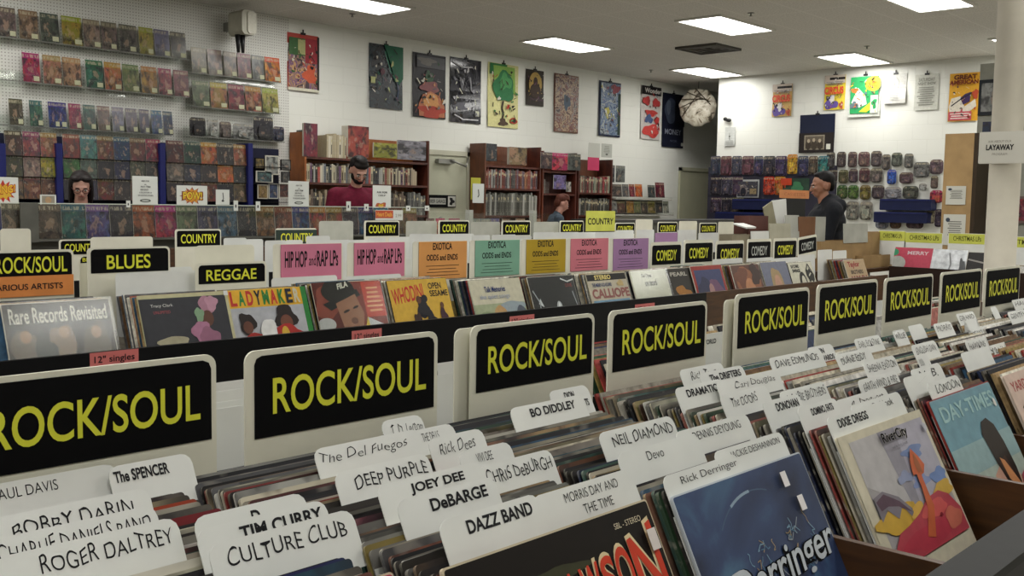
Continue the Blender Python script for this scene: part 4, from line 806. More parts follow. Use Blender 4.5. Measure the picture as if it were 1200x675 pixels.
rack_notice(207, 217, 243, 240, [], 'white sign with an orange burst around yellow POW! lettering on the comic rack', [('#9a5a4a', 'p', burst(.5, .45, .42, .50)), ('#c98a34', 'p', burst(.5, .45, .36, .40, 11, .7)), ('#7a3a24', 't', 'POW!', (.16, .22, .86, .70), dict(bold=.07)), ('#d8bf3e', 't', 'POW!', (.20, .26, .82, .66), dict(bold=.02))])
NL = [('ASK FOR', (.35, .80, .66, .86)), ('-', (.46, .70, .54, .72)), ('ANY ITEM', (.3, .60, .70, .66)), ('BEHIND', (.3, .50, .62, .55)), ('COUNTER &', (.25, .40, .75, .45)), ('SHOWCASES', (.2, .30, .8, .35))]
for (p, l) in (((155, 206, 185, 240), 'white printed notice standing on the comic rack before the blue-posted magazine rack'), ((338, 212, 362, 242), 'white printed notice on the comic rack at the left bookcase corner')):
    rack_notice(*p, NL, l, [('#5a5e58', 'e', (.5, .14, .22, .06)), ('#a9aca6', 'e', (.5, .14, .15, .03))])
rack_notice(437, 217, 458, 246, [('ASK FOR', (.2, .68, .8, .76)), ('HELP', (.3, .56, .7, .62))], 'white printed notice on the comic rack right of the man in red', [('#a8563c', 'e', (.45, .16, .28, .14), .3), ('#c9a23a', 'e', (.45, .16, .14, .08), .3)])
rack_notice(253, 222, 269, 240, [], 'small white card with a thin dark figure right of the POW! sign', [('#333333', 's', [(.5, .8), (.55, .4), (.45, .25)], .06), ('#333333', 'e', (.5, .25, .1, .06))])
for i, (x0, y0, l) in enumerate(((274, 235, 'below the orange magazines'), (300, 236, 'left of the notice at the bookcase'), (406, 236, 'before the man in red'), (427, 239, 'between the man in red and the notice'), (476, 241, 'near the dark bookcase edge'), (498, 241, 'by the cream door'), (148, 235, 'beside the left printed notice'))):
    rack_notice(x0, y0, x0+5, 247 if i not in (6,) else 243, [('1', (.3, .3, .6, .6))], 'tiny white tag clipped on the rack edge '+l, name='shelf_tag', cat='tag', Y=YR-.056)
rack_notice(36+11, 228, 66, 241, [], 'small framed cream card on the rack left of the woman with glasses', [('#8b8577', 'r', (.1, .1, .9, .9)), ('#a88a6a', 'e', (.5, .5, .2, .3))])
# continuing display to the right: lower acrylic racks
t = empty('comic_rack', 'shorter acrylic display with faded magazines, right of the long comic rack', 'display rack', (0, 0, 0))
x1 = ony(496, 250, YR).x; x2 = ony(640, 255, YR).x
MB().box(x1, YR, 0, x2, YR+.4, EYE-.31, LAM).obj('base_cabinet', t)
MB().box(x1, YR-.05, EYE-.36, x2, YR-.046, EYE-.10, ACR).obj('acrylic_front', t); MB().box(x1, YR-.05, EYE-.37, x2, YR+.02, EYE-.36, LAM).obj('shelf', t)
for px in (547, 622): a = ony(px, 252, YR); MB().box(a.x, YR-.04, EYE-.36, a.x+.05, YR+.02, EYE-.07, mat('pale_bracket', '#a9aaa2', .5, 0, 0)).obj('bracket', t)
for i, (px, c, w) in enumerate(((501, '#5c4038', .10), (512, '#b0683c', .12), (527, '#a3506c', .15), (549, '#6d7674', .16), (563, '#757b78', .15), (576, '#4f5a78', .13), (590, '#6d5a44', .12), (606, '#8a5a60', .14), (626, '#8a4a5a', .12))):
    a = ony(px, 256, YR-.03); comic('magazine', a.x, YR-.03, EYE-.355, w, .20, c, '%s magazine behind the shorter acrylic front, %s from its left end' % (cname(c), ORD[i]), 'magazines in the shorter acrylic rack', -.08, False, cat='magazine')
rack_notice(440, 246, 472, 258, [], 'orange and red HAPPY DEALS strip with a cream price card on the rack', [('#b8543c', 'r', (0, .2, .64, .95)), ('#d89a4a', 't', 'Heart Deals', (.04, .35, .60, .80), dict(bold=.03)), ('#8a8a7c', 't', '2.99', (.72, .3, .94, .6))], Y=YR-.06, name='shelf_strip', cat='label strip')
# dark counter at right of it
t = empty('counter', 'dark low counter top running to the beige door at the back', 'counter', (0, 0, 0))
x1 = ony(698, 258, 7.2).x; 
MB().box(x1, 6.95, 0, x1+3.6, 7.5, EYE-.20, LAM).obj('cabinet', t); MB().box(x1-.02, 6.9, EYE-.20, x1+3.6, 7.55, EYE-.165, mat('dark_counter_top', '#2a2a2a', .3, 0, .1)).obj('counter_top', t)
# ================================================================ MAGAZINE RACK WITH BLUE POSTS
BLUE = mat('blue_enamel', '#1c2058', .4); YM = 9.32
t = empty('magazine_rack', 'tall wall magazine rack with dark blue posts, rows of dark covers', 'display rack', (0, 0, 0))
for px in (2, 69, 190, 293):
    a = ony(px, 168, YM-.06); MB().box(a.x-.028, YM-.07, 0, a.x+.028, YM+.16, a.z+.0, BLUE).obj('post', t)
xa = ony(-12, 200, YM).x; xb = ony(336, 200, YM).x
zs = [ony(100, y, YM).z for y in (186, 209, 234)]
for z in zs+[zs[2]-.32, zs[2]-.64]: MB().box(xa, YM-.046, z-.004, xb, YM+.15, z, BLACK).obj('shelf', t)
MB().box(xa, YM+.15, .1, xb, YM+.16, zs[0]+.2, mat('dark_blue_back', '#15172c', .6)).obj('back_panel', t)
MC = [['#3a2320', '#6e3430', '#7a3a34', '#6b2424', '#3d6a5c', '#5e2a26', '#1d2a52', '#5a2c30', '#7a2c38', '#4a2a22', '#1f3a2c', '#93402a', '#2a2624', '#7a4030', '#4a2c28'],
      ['#3a3a22', '#7a6a5c', '#8a7a24', '#2e5a2c', '#4a5a50', '#242226', '#20203c', '#4a4c3c', '#3a3a36', '#6a6258', '#20253a', '#2c2624', '#a04828', '#282a28', '#3a3434'],
      ['#6a5040', '#6a4a30', '#5a3c2c', '#2c2a2e', '#3a3a4a', '#5c1c22', '#3a3230', '#5a3030', '#28262c', '#30222a', '#4a2a2e', '#6a2a30', '#26242a', '#5a4a34', '#a0782c']]
secs = [(4, 66, 3), (72, 187, 6), (193, 290, 5)]
RN = ['top', 'middle', 'bottom']
for r_ in range(3):
    c_ = 0
    for si, (p0, p1, n) in enumerate(secs):
        a = ony(p0, 190, YM).x; b = ony(p1, 190, YM).x; w = (b-a)/n
        for k in range(n):
            cc = MC[r_][c_]; hh = (.215, .195, .21)[r_]
            comic('magazine', a+k*w+.004, YM-.04+.0, zs[r_]+.001, round(w-.008, 3), hh, cc, '%s magazine in the %s row of the blue-posted rack, %s from left' % (cname(cc), RN[r_], ORD[c_]), 'magazines in the blue-posted rack', -.10, False, cat='magazine').color = C(cc, .95)
            c_ += 1
# small framed things right of the last blue post
for i, (x0, y0, x1, y1, c, l) in enumerate(((297, 185, 308, 198, '#6a5a30', 'dark framed picture'), (309, 182, 325, 205, '#8a8d88', 'pale printed sheet'), (327, 187, 339, 200, '#70706c', 'black framed grey picture'), (298, 200, 318, 214, '#46605e', 'teal booklet'), (328, 201, 338, 214, '#4c4a48', 'dark framed picture'), (300, 216, 312, 233, '#7a6640', 'tan booklet'), (313, 215, 324, 233, '#3a4062', 'dark blue booklet'), (325, 215, 338, 232, '#5c3c38', 'brown booklet'))):
    a = ony(x0, y0, YM); b = ony(x1, y1, YM)
    t = empty('framed_picture' if 'framed' in l else 'booklet', '%s right of the last blue post, %s of eight reading down' % (l, ORD[i]), 'picture' if 'framed' in l else 'booklet', (a.x, YM-.03, b.z))
    w, h = b.x-a.x, a.z-b.z
    o = MB().slab([(0, 0), (w, 0), (w, h), (0, h)], 0, .01, BLK if 'framed' in l else mat('comic_edge', '#b9b5a8', .6)).obj('backing', t)
    o = MB().slab([(w*.08, h*.06), (w*.92, h*.06), (w*.92, h*.94), (w*.08, h*.94)], -.002, -.0005, PHOTO).obj('picture', t); o.color = C(c)
# ================================================================ WALL LEDGES WITH BAGGED COMICS
YW = 9.45
def ledge(px0, py0, px1, py1, label):
    a = ony(px0, py0, YW); b = ony(px1, py1, YW); z = (a.z+b.z)/2
    t = empty('acrylic_ledge', label, 'display ledge', (a.x, YW, z)); w = b.x-a.x
    MB().box(0, 0, -.006, w, .13, 0, ACR).obj('ledge_shelf', t); MB().box(0, .126, -.05, w, .132, .10, ACR).obj('ledge_back', t)
    v = []; f = []; n = 6; pr = [(-.004+.02*math.sin(i/n*1.5), .07*i/n) for i in range(n+1)]
    for y, q in pr: v += [(0, -y, q), (w, -y, q)]
    for i in range(n): f.append((2*i, 2*i+1, 2*i+3, 2*i+2))
    for y, q in pr: v += [(0, -y+.003, q), (w, -y+.003, q)]
    k = 2*(n+1)
    for i in range(n): f.append((k+2*i, k+2*i+2, k+2*i+3, k+2*i+1))
    MB().add(v, f, ACR, True).obj('curved_lip', t)
    MB().box(0, -.001, -.009, w, .004, -.001, mat('ledge_shadow_strip', '#6d6d68', .4, 0, 0)).obj('ledge_edge_shadow', t)  # grey strip paints a shadow line along the clear ledge
    return z
def ledge_row(z, items, rown, group, h=.262, cat='comic book', name='comic_book', matl=None, rx=-.12):
    for i, (x0, x1, c) in enumerate(items):
        a = ony(x0, 90, YW+.03).x; b = ony(x1, 90, YW+.03).x
        o = comic(name, a, YW+.02, z+.002, round(max(.1, b-a-.006), 3), h, c, '%s %s on the %s, %s from left' % (cname(c), cat if cat != 'comic book' else 'bagged comic', rown, ORD[i]), group, rx, True, matl, cat=cat)
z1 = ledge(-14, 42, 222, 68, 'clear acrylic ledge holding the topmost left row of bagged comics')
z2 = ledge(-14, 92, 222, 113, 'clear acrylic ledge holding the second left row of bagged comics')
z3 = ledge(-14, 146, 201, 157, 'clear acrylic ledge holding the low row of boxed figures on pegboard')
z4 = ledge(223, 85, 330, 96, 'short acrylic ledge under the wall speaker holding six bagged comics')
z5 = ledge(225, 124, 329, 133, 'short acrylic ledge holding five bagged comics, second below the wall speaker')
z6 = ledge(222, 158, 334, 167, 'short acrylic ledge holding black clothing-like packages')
ledge_row(z1, [(0, 21, '#5c4b4a'), (24, 47, '#6e5c48'), (49, 71, '#4b4f46'), (74, 98, '#8a6a34'), (99, 119, '#7c6a62'), (120, 139, '#6a5a58'), (141, 162, '#5a5450'), (164, 181, '#8a7a3c'), (182, 200, '#59586c'), (201, 219, '#4c483e')], 'topmost left ledge', 'bagged comics on the topmost left ledge')
ledge_row(z2, [(27, 48, '#8c3038'), (51, 73, '#8a5a50'), (74, 96, '#96705a'), (101, 122, '#2f5c4c'), (123, 143, '#94503c'), (144, 164, '#6c6c44'), (166, 185, '#8c7038'), (186, 202, '#7c3c3c'), (204, 222, '#6e4448')], 'second left ledge', 'bagged comics on the second left ledge')
ledge_row(z4, [(225, 243, '#6c6450'), (244, 261, '#74685c'), (263, 278, '#6c5c50'), (279, 295, '#5c2c34'), (296, 310, '#5f6160'), (311, 329, '#b0781c')], 'short ledge under the speaker', 'bagged comics on the short ledge under the speaker')
ledge_row(z5, [(226, 246, '#566048'), (247, 267, '#8c5038'), (268, 287, '#6c3034'), (288, 307, '#8c4a40'), (308, 327, '#8a8048')], 'lower short ledge', 'bagged comics on the lower short ledge')
ledge_row(z3, [(10, 27, '#4c463c'), (34, 50, '#3c5c48'), (56, 61, '#28406c'), (62, 78, '#2c3c6c'), (80, 95, '#7c3440'), (97, 112, '#2c4c40'), (114, 129, '#5c4c3c'), (131, 145, '#5c5c6c'), (147, 161, '#4c4450'), (163, 175, '#2c2c44'), (177, 190, '#303c68'), (191, 199, '#28304c')], 'low figure ledge', 'boxed figures on the low left ledge', .235, 'boxed figure', 'boxed_figure', PACK)
def blister(px0, py0, px1, py1, colr, label, Y=YW+.02, X=None, group=None, name='blister_pack', round_=.03, face=0):
    if X is None: a = ony(px0, py0, Y); b = ony(px1, py1, Y); w, h = b.x-a.x, a.z-b.z; loc = (a.x, Y, b.z); rz = 0
    else: a = onx(px0, py0, X); b = onx(px1, py1, X); w, h = a.y-b.y, a.z-b.z; loc = (X, a.y, b.z); rz = -math.pi/2
    t = empty(name, label, 'packaged toy', loc, rz, group)
    o = MB().slab(rrect(0, 0, w, h, min(round_, w*.3)), 0, .003, PACK, mat('comic_edge', '#b9b5a8', .6)).obj('backing_card', t); o.color = C(colr, 1.2)
    o = MB().slab(rrect(w*.22, h*.10, w*.78, h*.60, w*.10), -.02, -.0005, PHOTO).obj('figure_tray', t); o.color = C(colr, 1.6)
    MB().tube((w/2, -.02, h-.015), (w/2, .049 if X else .13, h-.01), .003, METAL).obj('peg_hook', t)
    return t
for i, (x0, y0, x1, y1, c, l) in enumerate(((222, 137, 241, 161, '#1c1c20', 'black rounded package'), (243, 139, 256, 162, '#8c8c88', 'white and black package'), (257, 142, 271, 163, '#5c5450', 'grey mottled package'), (273, 144, 298, 164, '#7c7c7a', 'black and silver package'), (297, 136, 320, 165, '#26262c', 'tall black package'), (320, 148, 333, 166, '#303442', 'small dark package'))):
    blister(x0, y0, x1, y1, c, '%s on the lowest short ledge, %s from left' % (l, ORD[i]), group='packages on the lowest short ledge')
# wall speaker
a = ony(271, 13, 9.4); b = ony(288, 44, 9.4)
t = empty('wall_speaker', 'cream boxy loudspeaker on a bracket high on the pegboard wall', 'speaker', (a.x, 9.2, b.z)); w, h = b.x-a.x, a.z-b.z
SP = mat('cream_plastic', '#a8a698', .5)
MB().bevbox(0, 0, 0, w, .26, h, .03, SP).obj('case', t); MB().bevbox(w*.36, -.012, h*.05, w*.97, -.001, h*.95, .02, mat('speaker_grille', '#b9b7ab', .8, 0, .1, 200)).obj('grille', t)
MB().box(w*.1, .26, h*.25, w*.4, .385, h*.6, METAL).obj('bracket', t)
MB().tube((w*.12, .1, -.18), (w*.06, .1, .0), .016, DKMET, .03).tube((w*.42, .1, -.18), (w*.40, .1, 0), .016, DKMET, .03).obj('mounting_foot', t)
# ================================================================ POSTERS
def clip(t, w, h):
    c = MB(); c.box(w/2-.03, -.012, h-.01, w/2+.03, .004, h+.015, DKMET).tube((w/2, -.004, h+.01), (w/2, -.004, h+.05), .008, DKMET); c.obj('clip', t)
def poster(q, label, bg, shapes, X=None, Y=YL-.014, name='poster', cl=True, wave=.012, frame=None, busy=36, cat='poster', th=.002):
    (x0, y0), (x1, y1), (x2, y2), (x3, y3) = q
    f = (lambda x, y: onx(x, y, X)) if X else (lambda x, y: ony(x, y, Y))
    A, B, Cc, D = f(x0, y0), f(x1, y1), f(x2, y2), f(x3, y3)
    w = ((B-A).length+(Cc-D).length)/2; h = ((A-D).length+(B-Cc).length)/2; o = (A+D)/2
    zb = (Cc.z+D.z)/2
    t = empty(name, label, cat, (o.x, o.y, zb), -math.pi/2 if X else 0)
    m_ = ink(bg) if isinstance(bg, str) else bg
    n = 8; v = []; fc = []
    for j in range(n+1):
        z = h*j/n; y = -wave*math.sin(j/n*math.pi*1.6+1)*(1-j/n)
        v += [(0, y, z), (w, y*.6, z)]
    for j in range(n): fc.append((2*j, 2*j+1, 2*j+3, 2*j+2))
    k = len(v); v2 = [(a_, b_+th+.001, c_) for a_, b_, c_ in v]
    MB().add(v+v2, fc+[tuple(reversed([k+i for i in q_])) for q_ in fc], m_).obj('sheet', t)
    if busy and len(shapes) > 3:
        R = random.Random(int(x0*7+y0)); cs = [q[0] for q in shapes if isinstance(q[0], str)]+['#c8c4b8', '#1e1c1e', '#4a4038']; ex = []
        for k in range(busy):
            cx_, cz_ = R.uniform(.08, .92), R.uniform(.08, .9)
            if R.random() < .5: ex.append((R.choice(cs), 'e', (cx_, cz_, R.uniform(.012, .06), R.uniform(.008, .03), R.uniform(-1, 1)), .3))
            else: ex.append((R.choice(cs), 's', [(cx_, cz_), (min(.95, max(.05, cx_+R.uniform(-.12, .12))), min(.95, max(.05, cz_+R.uniform(-.09, .09))))], R.uniform(.008, .03)))
        big = [q for q in shapes if q[1] == 't']; shapes = [q for q in shapes if q[1] != 't']+ex+big
    art(t, w, h, shapes, y=-wave-.002, dy=.0006 if busy else .0012, name='printed_image')
    if cl: clip(t, w, h)
    return t, w, h
def pcol(seed, name='x', sc=5, cols=('#5a3a30', '#a8886a', '#2c2a30', '#8c5040'), rough=.45):
    m, N, L, P = newmat('poster_print'); P.inputs['Roughness'].default_value = rough
    tc = N.new('ShaderNodeTexCoord'); n = N.new('ShaderNodeTexNoise'); n.noise_dimensions = '4D'; n.inputs['W'].default_value = seed; n.inputs['Scale'].default_value = sc; n.inputs['Detail'].default_value = 4; n.inputs['Distortion'].default_value = 1.5
    L.new(tc.outputs['Object'], n.inputs['Vector']); r = N.new('ShaderNodeValToRGB'); r.color_ramp.interpolation = 'CONSTANT'; e = r.color_ramp.elements
    e[0].position = 0; e[0].color = C(cols[0]); e[1].position = .42; e[1].color = C(cols[1])
    for i, c in enumerate(cols[2:]): q = e.new(.5+.07*i); q.color = C(c)
    L.new(n.outputs['Fac'], r.inputs['Fac']); L.new(r.outputs['Color'], P.inputs['Base Color']); return m
poster([(336, 37), (372, 43), (374, 108), (337, 106)], 'red and brown collage poster on the pegboard, curling at its white bottom edge', '#a8443c', [(pcol(1, sc=8, cols=('#3c2c34', '#8c6c58', '#6c4a6c', '#b08a60', '#5a2c2c')), 'r', (.02, .04, .93, .72)), ('#3c5c38', 'r', (.04, .62, .55, .92)), ('#9a9a6a', 'r', (.32, .64, .58, .9)), ('#8c3038', 'r', (.55, .5, .93, .93)), ('#b8553a', 'e', (.7, .3, .2, .16), .3), ('#c4c2b0', 'r', (0, 0, 1, .05)), ('#2a2624', 'r', (.93, .04, 1, .98))])
poster([(433, 49), (472, 57), (471, 130), (432, 125)], 'dark green and black glossy poster with a small yellowish tag', pcol(2, sc=5, cols=('#10151c', '#161d26', '#1c2a30', '#101218'), rough=.25), [('#1c5c42', 'p', [(.42, 1), (.62, .72), (.75, .45), (.88, .40), (1, .5), (1, 1)]), ('#2f7058', 's', [(.45, .9), (.62, .6), (.78, .45)], .03), ('#5c3c44', 'e', (.38, .58, .06, .05)), ('#39445a', 's', [(.8, .5), (.86, .3), (.82, .15)], .04), ('#a8ac78', 'r', (.03, .38, .16, .48))])
poster([(480, 60), (521, 67), (523, 139), (487, 138)], 'dark poster with an orange domed figure rising in its lower half', '#1d1b20', [('#4c4c50', 'r', (.1, .78, .95, .96)), ('#6c6864', 'e', (.4, .88, .25, .06), .3), ('#2c4c30', 'e', (.48, .62, .12, .12), .2), ('#7c4a4c', 'e', (.5, .48, .28, .09), .2), ('#a86a4c', 'p', [(.18, .02), (.16, .2), (.28, .36), (.52, .42), (.78, .36), (.95, .2), (.96, .02)]), ('#c08a54', 'e', (.54, .26, .24, .12), .15), ('#a04034', 'e', (.56, .1, .36, .1), .3), ('#c8c4b4', 's', [(.1, .6), (.2, .52)], .03)])
poster([(528, 66), (564, 72), (563, 146), (527, 142)], 'black poster in shiny crinkled plastic', pcol(4, sc=4, cols=('#1a1a20', '#24242c', '#3a3a40', '#17171b'), rough=.12), [('#a8a8ac', 's', [(.05, .93), (.35, .86), (.7, .88)], .03), ('#6c6c72', 's', [(.3, .7), (.36, .5), (.42, .7)], .04), ('#85858a', 's', [(.62, .72), (.66, .52), (.76, .48)], .04), ('#b4b4b8', 's', [(.1, .12), (.4, .05), (.9, .06)], .03), ('#5c5c64', 'e', (.3, .25, .2, .06), .3), ('#b8b8a4', 'r', (.8, .12, .92, .2))])  # pale strokes paint glints of the plastic onto the black sheet
poster([(572, 73), (607, 77), (607, 152), (571, 147)], 'cream poster with a large green leafy tree shape and a red emblem', '#c4c089', [('#2c6c3c', 'r', (.04, .82, .6, .99)), ('#7ca04c', 'p', [(.15, .96), (.85, .96), (.88, .55), (.2, .55)]), ('#2f6c44', 'e', (.5, .64, .34, .24), .15), ('#4a8c54', 'e', (.55, .72, .2, .12), .3), ('#3c3428', 's', [(.48, .42), (.44, .3), (.5, .22), (.42, .08)], .06), ('#4c3c30', 'e', (.48, .08, .14, .06), .3), ('#983428', 'e', (.83, .12, .13, .05), .1), ('#2c241c', 'e', (.85, .12, .06, .03))])
poster([(616, 81), (637, 83), (637, 125), (616, 123)], 'small dark poster with a seated figure on a gold ground', '#2a241c', [('#a88c4c', 'e', (.5, .6, .36, .34)), ('#3a2a20', 'e', (.5, .42, .3, .2)), ('#3a2c24', 'e', (.5, .66, .12, .14)), ('#5c3c54', 't', 'TRANSCEND', (.14, .14, .86, .2))])
poster([(648, 86), (678, 89), (677, 157), (650, 154)], 'brown and cream collage poster with a blue centre', '#6c4a3c', [(pcol(6, sc=9, cols=('#4c2c28', '#a08a70', '#6a3a34', '#8a8078', '#3c2c30')), 'r', (.02, .02, .98, .98)), ('#3c4c5c', 'e', (.5, .52, .14, .12), .3), ('#2a3440', 'e', (.5, .58, .06, .06))])
poster([(703, 94), (728, 98), (726, 161), (700, 159)], 'blue and grey painted poster with a dark left edge', '#20263a', [(pcol(7, sc=6, cols=('#34486a', '#6c7c8c', '#4a5c80', '#8c9494', '#2c3448')), 'r', (.06, .03, .96, .97)), ('#a8a04c', 'e', (.36, .44, .1, .1), .3), ('#7c4048', 'e', (.72, .88, .2, .08), .3), ('#c4c8cc', 's', [(.1, .95), (.2, .8)], .05), ('#2c3a34', 'r', (.84, .04, .97, .8))])
poster([(750, 99), (773, 104), (774, 165), (752, 162)], 'red and white poster with a black lettered header', '#b8b2ae', [('#1c1a1c', 'r', (0, .84, 1, 1)), ('#c8c4c0', 't', 'Wonder', (.08, .87, .92, .96), dict(bold=.02)), ('#a83c3c', 'e', (.25, .72, .2, .08), .2), ('#a83c3c', 'e', (.75, .7, .2, .08), .2), ('#b0403c', 'e', (.5, .5, .3, .06), .2), ('#48587c', 'e', (.38, .38, .2, .08), .3), ('#a83838', 'e', (.8, .36, .12, .08), .2), ('#b84440', 'e', (.5, .16, .42, .12), .2)])
poster([(776, 108), (801, 112), (801, 174), (776, 172)], 'dark navy poster with a pale face and the word MONEY', '#191c2c', [('#3c4456', 'e', (.35, .68, .26, .24), .1), ('#525a6a', 'e', (.25, .74, .10, .14), .1), ('#11131f', 'r', (.55, .4, 1, 1)), ('#8a90a0', 't', 'MONEY', (.10, .24, .86, .34), dict(bold=.01)), ('#5a6070', 't', 'MATTERS', (.35, .1, .66, .14)), ('#b8b8b0', 'r', (.86, .04, .97, .1))], busy=0)
# round crinkled bag hung in the corner
a = ony(818, 126, 9.05)
o = MB(); n = 48; rr = random.Random(4); M = Matrix.Translation((0, 0, 0)) @ Matrix.Rotation(math.pi/2, 4, 'X')
cr = pcol(9, sc=5, cols=('#4a4234', '#9c9484', '#b8b2a2', '#c4beb0', '#6a5c48'))
vs = []; fs = []
for side in (-1, 1):
    for j in range(9):
        q = j/8
        for i in range(n):
            an = 2*math.pi*i/n; rad = .30*math.sin(q*math.pi/2)*(1+.03*math.sin(7*an)+.02*math.sin(13*an)); vs.append((rad*math.cos(an), side*(.10*math.cos(q*math.pi/2)*(1+.25*math.sin(9*an)*q)), rad*math.sin(an)))
for s_ in (0, 1):
    b = s_*9*n
    for j in range(8):
        for i in range(n):
            k = (i+1) % n; q = (b+j*n+i, b+j*n+k, b+(j+1)*n+k, b+(j+1)*n+i); fs.append(q if s_ else q[::-1])
for i in range(n): fs.append((8*n+i, 8*n+(i+1) % n, 17*n+(i+1) % n, 17*n+i))
t = empty('hanging_disc', 'round crinkled cream and brown disc hung high in the far corner', 'hanging decoration', a, -1.0)
MB().add(vs, fs, cr, True).obj('padded_disc', t)
MB().tube((0, .0, .30), (0, .0, ZC-a.z-.002), .004, DKMET).obj('hanging_cord', t)
m_ = MB()
for k in range(5): an = math.radians(100+k*28); m_.tube((.20*math.cos(an-1.9), -.118, .05+.1*math.sin(an-1.9)), (.3*math.cos(an), -.09, .3*math.sin(an)), .007, mat('brown_rib', '#3a3226', .6, 0, 0))
m_.obj('folded_rib', t)
# right wall
XW = XR-.014
CIRC = [('#b8aca0', 'r', (0, .76, 1, 1)), ('#1c1a1a', 'r', (.25, .86, 1, .93)), ('#7c7874', 'l', (.05, .70, .95, .82), 3), ('#c04030', 't', 'CIRCUS', (.05, .44, .97, .66), dict(bold=.05)), ('#5c4c8c', 'e', (.35, .16, .34, .14), .2), ('#c8c4c0', 'e', (.4, .3, .12, .14), .2), ('#a8503c', 'e', (.85, .12, .1, .1), .3), ('#2a2430', 'e', (.2, .34, .1, .06), .3)]
poster([(906, 98), (929, 99), (927, 136), (905, 137)], 'faded orange CIRCUS poster on the white wall, left of the other one', '#b8985c', CIRC, X=XW)
poster([(967, 88), (991, 88), (990, 128), (966, 129)], 'bright yellow CIRCUS poster with a purple figure, under the ceiling light', '#d0bc3e', CIRC, X=XW)
poster([(999, 88), (1034, 88), (1030, 136), (992, 138)], 'green and yellow cartoon-style poster with a white border, bent at its foot', '#c9ccc4', [('#2f9458', 'r', (.06, .08, .95, .96)), ('#d4c23c', 'e', (.78, .78, .26, .18), .05), ('#c86a34', 't', 'GIRL & CO', (.62, .70, .92, .84), dict(bold=.02)), ('#d4d4c8', 'p', [(.1, .35), (.3, .7), (.55, .5), (.6, .3), (.35, .22)]), ('#c8743c', 'e', (.2, .64, .12, .06), .2), ('#c8c83c', 'p', [(.35, .12), (.9, .45), (.95, .3), (.6, .1)]), ('#5c6c74', 'e', (.2, .28, .14, .08), .3), ('#d4d4c8', 'r', (.72, .08, .95, .5)), ('#2f9458', 'e', (.84, .3, .08, .12), .3)], X=XW, wave=.03)
poster([(1037, 86), (1064, 87), (1060, 122), (1036, 121)], 'white sheet with faint grey pencil faces, its lower corner lifting', '#bfbfba', [('#8e8e8a', 's', [(.4, .85), (.32, .65), (.38, .5), (.5, .42)], .02), ('#8e8e8a', 's', [(.6, .88), (.75, .7), (.7, .5)], .02), ('#95958f', 's', [(.5, .7), (.55, .62), (.5, .58)], .02), ('#9c9c96', 'l', (.2, .12, .8, .35), 5)], X=XW, wave=.05, busy=0)
poster([(1073, 87), (1101, 87), (1098, 129), (1071, 129)], 'white handbill with rows of grey print', '#bcbdb4', [('#84847c', 't', 'SATURDAY', (.16, .80, .86, .90), dict(bold=.03)), ('#77776f', 't', 'NIGHT SHOW', (.14, .70, .90, .78), dict(bold=.03)), ('#84847c', 'l', (.12, .12, .88, .66), 9)], X=XW, busy=0)
poster([(1112, 86), (1148, 85), (1146, 141), (1112, 143)], 'orange and purple poster with GREAT AMERICA letters', '#c8952c', [('#5c2c1c', 't', 'GREAT', (.18, .86, .95, .96), dict(bold=.05)), ('#6c2c1c', 't', 'AMERICAN', (.04, .76, 1.0, .85), dict(bold=.05)), ('#c9c2b4', 'p', [(.02, .30), (.1, .48), (.4, .52), (.55, .3), (.9, .45), (.95, .3), (.5, .1), (.1, .1)]), ('#3c2c54', 'p', [(.4, .48), (.55, .56), (.75, .6), (.72, .4), (.5, .34)]), ('#22202c', 's', [(.1, .32), (.4, .45), (.9, .62)], .04), ('#b04a54', 'r', (.02, .02, .8, .2)), ('#d4ccc4', 'l', (.05, .04, .75, .18), 3), ('#a8442c', 'e', (.9, .55, .1, .1), .2)], X=XW, cl=False)
t, w, h = poster([(937, 136), (979, 132), (977, 178), (937, 180)], 'navy hanging shirt-like print with a sepia group photo and white tag', '#171d33', [('#241f1e', 'r', (0, 0, 1, .52)), ('#8c8474', 'r', (.16, .08, .74, .46)), ('#5c5448', 'r', (.19, .11, .71, .43)), ('#3a332b', 'e', (.28, .2, .08, .12)), ('#3f382f', 'e', (.45, .2, .09, .13)), ('#3a332b', 'e', (.62, .2, .08, .12)), ('#a89c88', 'e', (.29, .31, .04, .05)), ('#a09480', 'e', (.44, .33, .04, .05)), ('#a89c88', 'e', (.61, .31, .04, .05)), ('#c4c4b8', 'r', (.80, .08, .92, .22))], X=XW, name='printed_garment', cat='garment', busy=0)
t = empty('key_hook', 'small dark ornament with a faint sketch sheet pinned below it', 'hook', onx(855, 141, XW), -math.pi/2)
MB().ell((0, -.03, 0), (.05, .02, .03), DKMET).ell((-.06, -.03, .02), (.035, .02, .03), DKMET).tube((0, -.02, 0), (0, .02, 0), .01, DKMET).obj('ornament', t)
poster([(850, 149), (862, 149), (861, 171), (849, 171)], 'faint sketch sheet pinned below the small dark ornament', '#b8bab6', [('#7c7e7a', 's', [(.5, .7), (.45, .4), (.55, .3)], .05), ('#55564f', 'e', (.5, .5, .08, .04)), ('#9a9c98', 'l', (.1, .05, .9, .3), 4)], X=XW, cl=False, busy=0)
